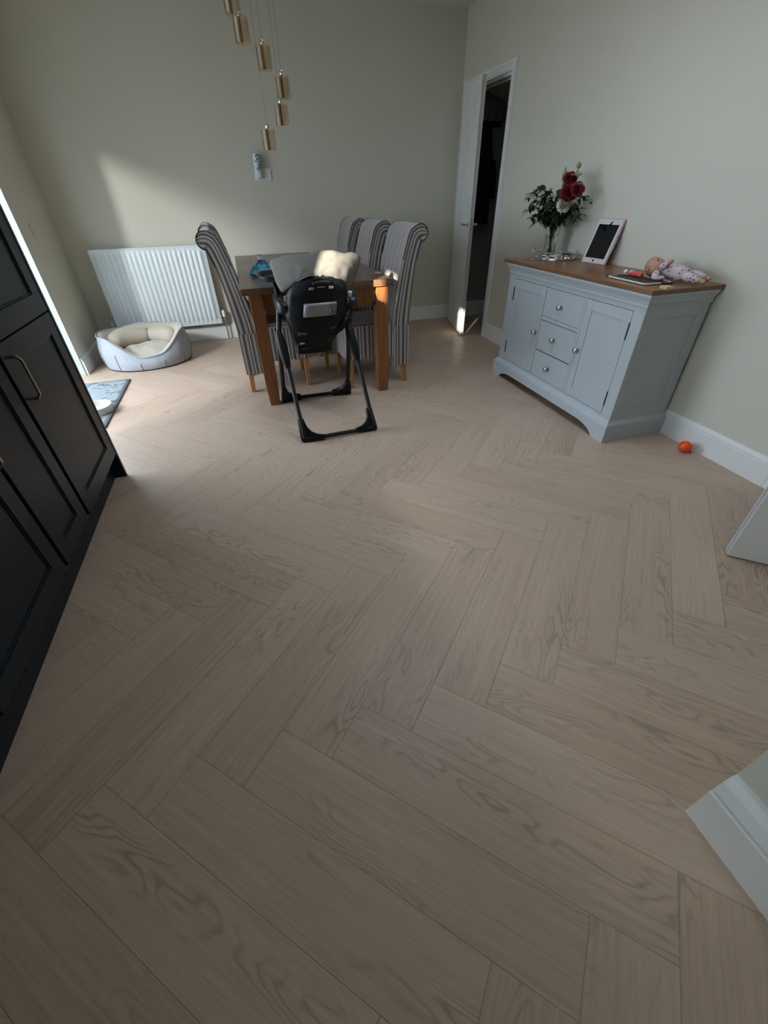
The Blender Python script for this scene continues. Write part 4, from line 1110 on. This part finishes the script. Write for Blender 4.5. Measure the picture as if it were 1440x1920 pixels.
rose('red_rose', (2.215, 2.965, 1.290), 0.036, M_red, 'dark red rose, upper left one of the three red blooms in the vase', 'rose', 'red roses in the vase', 1)
rose('red_rose', (2.205, 2.940, 1.215), 0.045, M_red, 'largest dark red rose at the centre of the bouquet', 'rose', 'red roses in the vase', 2)
rose('red_rose', (2.225, 2.880, 1.235), 0.036, M_red, 'dark red rose at the right edge of the bouquet', 'rose', 'red roses in the vase', 3)
rose('white_rose', (2.195, 2.950, 1.148), 0.036, M_cream, 'cream rose below the red roses in the vase', 'rose', 'cream roses in the vase', 4)
rose('white_rose', (2.190, 3.175, 1.185), 0.036, M_cream, 'cream rose on the left side of the bouquet', 'rose', 'cream roses in the vase', 5)
rose('white_rose', (2.205, 3.150, 1.225), 0.026, M_cream, 'small cream rose at the upper left of the bouquet', 'rose', 'cream roses in the vase', 6)
def lily(head, l, lab, spread=1, buds=2):
    e = thing('lily_stem', lab, 'lily', tuple(stem_pts(head, 1)[0]), 0, 'lily stems in the vase'); o0 = Vector(e.location)
    bm = NB(); tube(bm, [p-o0 for p in stem_pts(head, 1)], 0.003, 7); link('stem', bm, M_stem, e, smooth=True)
    for j in range(buds):
        bm = NB(); d = V3(0.02*(1-2*j), 0.09-0.15*j, 1).normalized(); H = Vector(head)-o0 + V3(0, DYB-0.018*j, -0.02*j); ll = l*(1-0.3*j)
        tube(bm, [H + d*ll*t for t in [i/8 for i in range(9)]], 0.01, 8, radii=[0.003+0.012*sin(pi*(i/8)**0.85) for i in range(9)])
        link('bud', bm, M_bud, e, smooth=True)
    return e
lily((2.215, 3.030, 1.275), 0.085, 'lily stem with tall closed green bud at top left of bouquet')
lily((2.235, 2.925, 1.345), 0.035, 'thin lily stem with small bud standing highest of the bouquet', buds=1)
# open pale lily
def open_lily(head, r, lab, seed):
    random.seed(seed)
    e = thing('white_lily', lab, 'lily', tuple(stem_pts(head, 1)[0]), 0, 'open pale lilies in the vase'); o0 = Vector(e.location)
    bm = NB(); tube(bm, [p-o0 for p in stem_pts(head, 1)], 0.003, 7); link('stem', bm, M_stem, e, smooth=True)
    bm = NB(); H = Vector(head)+V3(0, DYB, 0)-o0
    for j in range(6):
        a = 2*pi*j/6 + seed; d = V3(-0.25+cos(a)*0.6, sin(a)*0.8, 0.75)
        add_leaf(bm, H, d, r, r*0.20, droop=0.45, n=7)
    link('petal', bm, mat('pale_lily', (0.42, 0.46, 0.28), 0.5), e, smooth=True, solid=0.0012)
    bm = NB()
    for j in range(5): tube(bm, [H, H+V3(-0.012+random.uniform(-.01, .01), random.uniform(-.015, .015), r*0.6)], 0.001, 5)
    link('stamen', bm, M_bud, e)
open_lily((2.230, 2.905, 1.300), 0.065, 'open pale green lily above the red roses', 1)
open_lily((2.235, 2.885, 1.255), 0.050, 'smaller pale lily at the right edge of the bouquet', 2)
# foliage sprigs
random.seed(11)
sprigs = [(2.160, 3.270, 1.235), (2.180, 3.290, 1.150), (2.190, 3.265, 1.095), (2.150, 3.175, 1.270), (2.170, 3.110, 1.235), (2.170, 3.230, 1.185),
          (2.150, 3.090, 1.120), (2.180, 3.180, 1.085), (2.235, 2.865, 1.150), (2.165, 3.030, 1.175), (2.260, 2.850, 1.205), (2.250, 3.100, 1.240), (2.165, 2.990, 1.105), (2.250, 2.900, 1.100)]
labs = ['reaching furthest left and high', 'drooping at the far left', 'drooping lowest on the left', 'rising at the upper left', 'in the upper middle', 'among the cream roses on the left',
        'low in the middle front', 'low on the left over the vase rim', 'low on the right under the red roses', 'in the centre beside the big red rose', 'at the right edge by the lilies', 'standing behind the middle of the bouquet', 'just above the vase rim in front', 'low on the right over the vase rim']
for i, (hd, lb_) in enumerate(zip(sprigs, labs)):
    sp_ = stem_pts(hd, 1)
    e = thing('foliage_sprig', 'dark green leafy sprig '+lb_, 'foliage', tuple(sp_[0]), 0, 'leafy sprigs in the bouquet'); o0 = Vector(sp_[0])
    droop = V3((hd[0]-VX)*0.22, (hd[1]-VY)*0.28, -0.045)
    pts = [p-o0 for p in sp_] + [Vector(hd)+V3(0, DYB, 0)-o0 + droop*0.5 + V3(0, 0, 0.008), Vector(hd)+V3(0, DYB, 0)-o0 + droop]
    bm = NB(); tube(bm, pts, 0.0018, 6); link('stem', bm, M_stem, e, smooth=True)
    bm = NB()
    for k in range(7, len(pts)):
        for j in range(6):
            a = random.uniform(0, 2*pi); t_ = random.random(); p_ = pts[k]*(1-t_)+pts[k-1]*t_
            add_leaf(bm, p_, V3(cos(a), sin(a), random.uniform(-0.5, 0.6)), random.uniform(0.034, 0.056), random.uniform(0.009, 0.014), droop=0.5)
    link('leaves', bm, M_green, e, smooth=True)
e = thing('daisy_sprig', 'tiny white daisy just above the vase rim', 'daisy', (VX-0.01, VY-0.015, T0+0.04))
bm = NB(); hd = V3(2.195-VX+0.01, 3.0-VY+0.015, 1.108-T0-0.04); tube(bm, [V3(0, 0, 0), V3(-0.01, -0.02, 0.19), hd], 0.0013, 6); link('stem', bm, M_stem, e)
bm = NB()
for j in range(10): add_leaf(bm, hd, V3(-0.3, cos(2*pi*j/10), sin(2*pi*j/10)), 0.009, 0.0022, 0)
link('petal', bm, M_white, e)

# tablet leaning on the wall
tl = thing('tablet', 'tablet in a pale pink case leaning against the wall on the sideboard', 'tablet', (2.285, 2.680, T0))
lean = math.atan2(0.095, 0.245); n_ = Matrix.Rotation(-radians(7), 4, 'Z') @ Matrix.Rotation(lean, 4, 'Y')
# local: y across, z up the tablet, x thickness (front = -x)
def tbox(nm, x0, x1, y0, y1, z0, z1, mm, par, bev=0):
    bm = NB(); box(bm, x0, x1, y0, y1, z0, z1); o = link(nm, bm, mm, par, bevel=bev); return o
n_ = Matrix.Rotation(radians(5), 4, 'Z') @ Matrix.Rotation(radians(18), 4, 'Y')
tl.rotation_euler = n_.to_euler()
tw, th = 0.100, 0.262
tbox('case', -0.002, 0.014, -tw-0.006, tw+0.006, 0, th, M_pink, tl, 0.006)
tbox('bezel', -0.0045, -0.001, -tw+0.001, tw-0.001, 0.006, th-0.006, M_bezel, tl, 0.002)
tbox('screen', -0.0052, -0.0042, -tw+0.017, tw-0.017, 0.034, th-0.036, M_blank, tl)
bm = NB(); lathe(bm, [(0, 0), (0.007, 0), (0.007, -0.0008), (0, -0.0008)], 18, cx=-0.0045, cz=0.020, axis='x'); link('home_button', bm, M_blank, tl)
bm = NB()
add_leaf(bm, (-0.0062, -0.012, th-0.045), (0, -0.35, 1), 0.030, 0.010, droop=0)
link('leaf_emblem', bm, M_blank, tl, solid=0.001)
tbox('side_strip', 0.003, 0.010, -tw-0.0075, -tw-0.0055, 0.07, 0.20, M_teal, tl, 0.001)
cb = thing('charging_cable', 'thin pale cable looping behind the tablet', 'cable', (2.345, 2.56, T0))
bm = NB(); tube(bm, bz((0, 0.06, 0.003), (0.01, -0.05, 0.01), (0.02, -0.035, 0.12), (0.012, -0.005, 0.17), 16), 0.0022, 8); link('cord', bm, M_bezel, cb, smooth=True)

# slatted trivet, red toy, small white toy, wooden block
tv = thing('placemat', 'dark brown openwork mat with scalloped ivory edge on the sideboard corner', 'placemat', (2.075, 2.045, T0), radians(-93))
bm = NB()
HW, HD = 0.140, 0.078
for i in range(19):
    x = -HW + 2*HW*i/18; tube(bm, [(x-0.02, -HD, 0.006), (x, 0, 0.008), (x+0.02, HD, 0.006)], 0.0038, 6)
for j in range(7):
    y = -HD+2*HD*j/6; tube(bm, [(-HW-0.004, y, 0.0035), (HW+0.004, y, 0.0035)], 0.0028, 6)
link('lattice', bm, M_brown, tv, smooth=True)
bm = NB()
pts = []
per = []
for i in range(60):
    t = i/60*4; s_, k = int(t), t-int(t)
    c = [(-HW, -HD), (HW, -HD), (HW, HD), (-HW, HD)]; a, b = Vector(c[s_]), Vector(c[(s_+1) % 4]); p = a.lerp(b, k)
    nrm = Vector((b-a).yx); nrm = Vector(((b-a).y, -(b-a).x)).normalized(); w = 0.006*abs(sin(k*pi*(5 if s_ % 2 == 0 else 3)))
    p = p + nrm*w; pts.append((p.x, p.y, 0.006))
tube(bm, pts, 0.0045, 8, closed=True); link('scalloped_edge', bm, M_ivory, tv, smooth=True)
rt = thing('toy_whistle', 'small red plastic toy lying on the dark mat before the doll head', 'toy', (2.095, 2.085, T0+0.012), radians(95))
bm = NB(); tube(bm, [(-0.035, 0, 0.010), (-0.01, 0, 0.012), (0.04, 0, 0.010), (0.055, 0, 0.009)], 0.01, 12, radii=[0.011, 0.012, 0.009, 0.006]); link('body', bm, M_redp, rt, smooth=2)
bm = NB(); lathe(bm, [(0, -0.01), (0.010, -0.006), (0.012, 0.004), (0.007, 0.011), (0, 0.013)], 16, cx=0.088, cy=-0.012, cz=0.012); link('tip', bm, M_white, rt, smooth=True)
bb = thing('toy_bottle', 'tiny clear and white toy bottle beside the red toy', 'toy', (2.165, 2.175, T0+0.006), radians(80))
bm = NB(); tube(bm, [(-0.02, 0, 0.012), (0.012, 0, 0.012), (0.02, 0, 0.012)], 0.01, 12, radii=[0.011, 0.011, 0.007]); link('bottle', bm, M_clear, bb, smooth=2)
bm = NB(); lathe(bm, [(0, 0.0), (0.012, 0.002), (0.013, 0.010), (0.009, 0.02), (0, 0.022)], 14, cx=0.028, cz=0.0); link('cap', bm, M_ivory, bb, smooth=2)
bk_ = thing('wooden_block', 'small pale wooden block on the front corner edge of the sideboard top', 'wooden block', (2.005, 1.788, T0+0.0005), radians(-12))
bm = NB(); box(bm, -0.020, 0.020, -0.026, 0.026, 0, 0.015); link('block', bm, M_block, bk_, bevel=0.003)

# baby doll lying on its side
dl = thing('baby_doll', 'baby doll in spotted pink sleepsuit lying on the sideboard top', 'doll', (2.20, 2.03, T0))
bm = NB()     # head
Mh = Matrix.Translation((0.005, 0.055, 0.050)) @ Matrix.Rotation(radians(28), 4, 'X')
bmesh.ops.create_uvsphere(bm, u_segments=40, v_segments=28, radius=1)
for v in bm.verts:
    x, y, z = v.co
    # y+ is crown, y- is the chin/neck, z+ is the face
    sx_, sy_, sz_ = 0.046, 0.060, 0.047
    k = 1 - 0.18*max(0, -y)**1.5
    px, py, pz = x*sx_*k, y*sy_, z*sz_*(1-0.08*max(0, -y))
    def bump_(cx_, cy_, cz_, r_, h_):
        d2 = ((x-cx_)**2 + (y-cy_)**2 + (z-cz_)**2)/(r_*r_); return h_*math.exp(-d2)
    b_ = bump_(0, -0.25, 0.97, 0.13, 0.008) + bump_(0.38, -0.35, 0.85, 0.26, 0.004) + bump_(-0.38, -0.35, 0.85, 0.26, 0.004) - bump_(0.33, 0.02, 0.94, 0.16, 0.004) - bump_(-0.33, 0.02, 0.94, 0.16, 0.004) + bump_(0, -0.55, 0.83, 0.15, 0.003) + bump_(0, -0.85, 0.5, 0.2, 0.003)
    v.co = Mh @ (Vector((px, py, pz)) + Vector((x, y, z))*b_)
for s in (-1, 1):   # ears
    tube(bm, [Mh @ Vector((s*0.045, 0.002+0.010*cos(a), -0.002+0.012*sin(a))) for a in [i*2*pi/12 for i in range(12)]], 0.004, 8, closed=True)
link('head', bm, M_skin, dl, smooth=True)
bm = NB()
for s in (-1, 1):
    c = Mh @ Vector((s*0.0155, 0.001, 0.0415)); lathe(bm, [(0, -0.003), (0.0045, -0.001), (0.004, 0.002), (0, 0.0035)], 12, cx=c.x, cy=c.y, cz=c.z)
link('eye', bm, M_ink, dl, smooth=True)
bm = NB(); c = [Mh @ Vector((a*0.009, -0.034-0.002*(1-abs(a)), 0.0415-0.003*abs(a))) for a in (-1, -.5, 0, .5, 1)]; tube(bm, c, 0.0018, 6); link('mouth', bm, mat('doll_lips', (0.40, 0.12, 0.10), 0.5), dl, smooth=True)
def limb(nm, pts, radii, mm, sub=1):
    bm = NB(); tube(bm, pts, 0.02, 14, radii=radii); return link(nm, bm, mm, dl, smooth=True, sub=sub)
limb('sleepsuit_body', [(0.0, 0.015, 0.040), (0.002, -0.01, 0.042), (0.01, -0.05, 0.043), (0.018, -0.10, 0.042), (0.022, -0.14, 0.036), (0.024, -0.155, 0.032)], [0.012, 0.030, 0.038, 0.040, 0.034, 0.016], M_dots)
limb('sleepsuit_leg', [(0.012, -0.13, 0.034), (0.012, -0.175, 0.030), (0.020, -0.215, 0.026), (0.022, -0.232, 0.024)], [0.024, 0.023, 0.018, 0.013], M_dots)
limb('sleepsuit_leg', [(0.040, -0.125, 0.040), (0.055, -0.165, 0.040), (0.060, -0.205, 0.034), (0.062, -0.222, 0.030)], [0.024, 0.022, 0.018, 0.013], M_dots)
limb('foot', [(0.022, -0.228, 0.023), (0.024, -0.245, 0.022), (0.012, -0.262, 0.020)], [0.011, 0.013, 0.009], M_skin)
limb('foot', [(0.062, -0.218, 0.029), (0.064, -0.236, 0.028), (0.056, -0.252, 0.034)], [0.011, 0.013, 0.009], M_skin)
limb('sleeve', [(-0.012, 0.0, 0.055), (-0.030, -0.035, 0.072), (-0.038, -0.062, 0.078)], [0.020, 0.018, 0.016], M_dots)
limb('hand', [(-0.038, -0.060, 0.078), (-0.042, -0.078, 0.092), (-0.044, -0.088, 0.104)], [0.009, 0.011, 0.008], M_skin)
limb('sleeve', [(-0.030, 0.0, 0.036), (-0.068, -0.030, 0.024), (-0.082, -0.062, 0.018)], [0.020, 0.019, 0.016], M_dots)
bm = NB()
tube(bm, [(-0.072+0.022*cos(a), -0.058+0.024*sin(a), 0.020) for a in [i*2*pi/16 for i in range(16)]], 0.009, 8, closed=True)
link('collar_loop', bm, mat('pink_cotton', (0.52, 0.42, 0.46), 0.9), dl, smooth=True)

# ------------------------------------------------------------ ball by the skirting
bl = thing('toy_balloon', 'small shiny orange-red ball on floor against the skirting right of sideboard', 'ball', (2.300, 1.545, 0.0))
bm = NB()
bmesh.ops.create_uvsphere(bm, u_segments=32, v_segments=20, radius=1)
for v in bm.verts: v.co = Vector((v.co.x*0.032, v.co.y*0.037, 0.0325+v.co.z*0.0325))
link('ball', bm, M_orange, bl, smooth=True)
bm = NB(); lathe(bm, [(0, 0), (0.006, 0), (0.004, 0.004), (0.007, 0.009), (0, 0.009)], 12, cx=0.0, cy=-0.036, cz=0.02, axis='y')
for v in bm.verts: v.co.y = -0.034 - (v.co.y+0.036)
link('knot', bm, mat('dark_red_rubber', (0.30, 0.02, 0.01), 0.4), bl, smooth=True)

# ------------------------------------------------------------ inside the cupboard: hooks and coats
hk = thing('coat_rack', 'black coat hook rail on the wall inside the cupboard', 'coat rack', (2.70, YB-0.006, 1.775))
bm = NB(); box(bm, -0.20, 0.125, -0.02, 0, -0.022, 0.022); link('rail', bm, M_blackmetal, hk)
for x in (-0.16, -0.07, 0.02, 0.11):
    bm = NB(); tube(bm, [(x, -0.02, 0.0), (x, -0.06, 0.0), (x, -0.085, 0.03), (x+0.005, -0.09, 0.06)], 0.005, 8); tube(bm, [(x, -0.02, -0.01), (x, -0.05, -0.03), (x, -0.06, -0.01)], 0.004, 8); link('hook', bm, M_blackmetal, hk, smooth=True)
def coat(nm, x, w, z0, z1, dep, mm, lab, cat, seed):
    bm = NB()
    def cf(u, v):
        a = 2*pi*u; k = 0.30+0.70*min(1, v*2.4)**0.6
        f_ = 1+0.20*sin(a*5+seed)*v + 0.25*noise.noise(Vector((cos(a)*2, sin(a)*2, v*3+seed)))
        return (x + w*cos(a)*k*f_, YB-0.10 + dep*sin(a)*k*f_, z1 - (z1-z0)*v)
    V = grid(bm, cf, 28, 14, True); bm.faces.new([c[-1] for c in V]); bm.faces.new([c[0] for c in V][::-1])
    return tag(link(nm, bm, mm, smooth=True), lab, cat)
coat('hanging_coat', 2.635, 0.10, 0.95, 1.78, 0.055, M_coat2, 'dark coat hanging on the hook rail in the cupboard', 'coat', 1)
coat('hanging_bag', 2.735, 0.055, 1.18, 1.50, 0.04, M_coat, 'small dark bag hanging lower beside the coat in the cupboard', 'bag', 4)
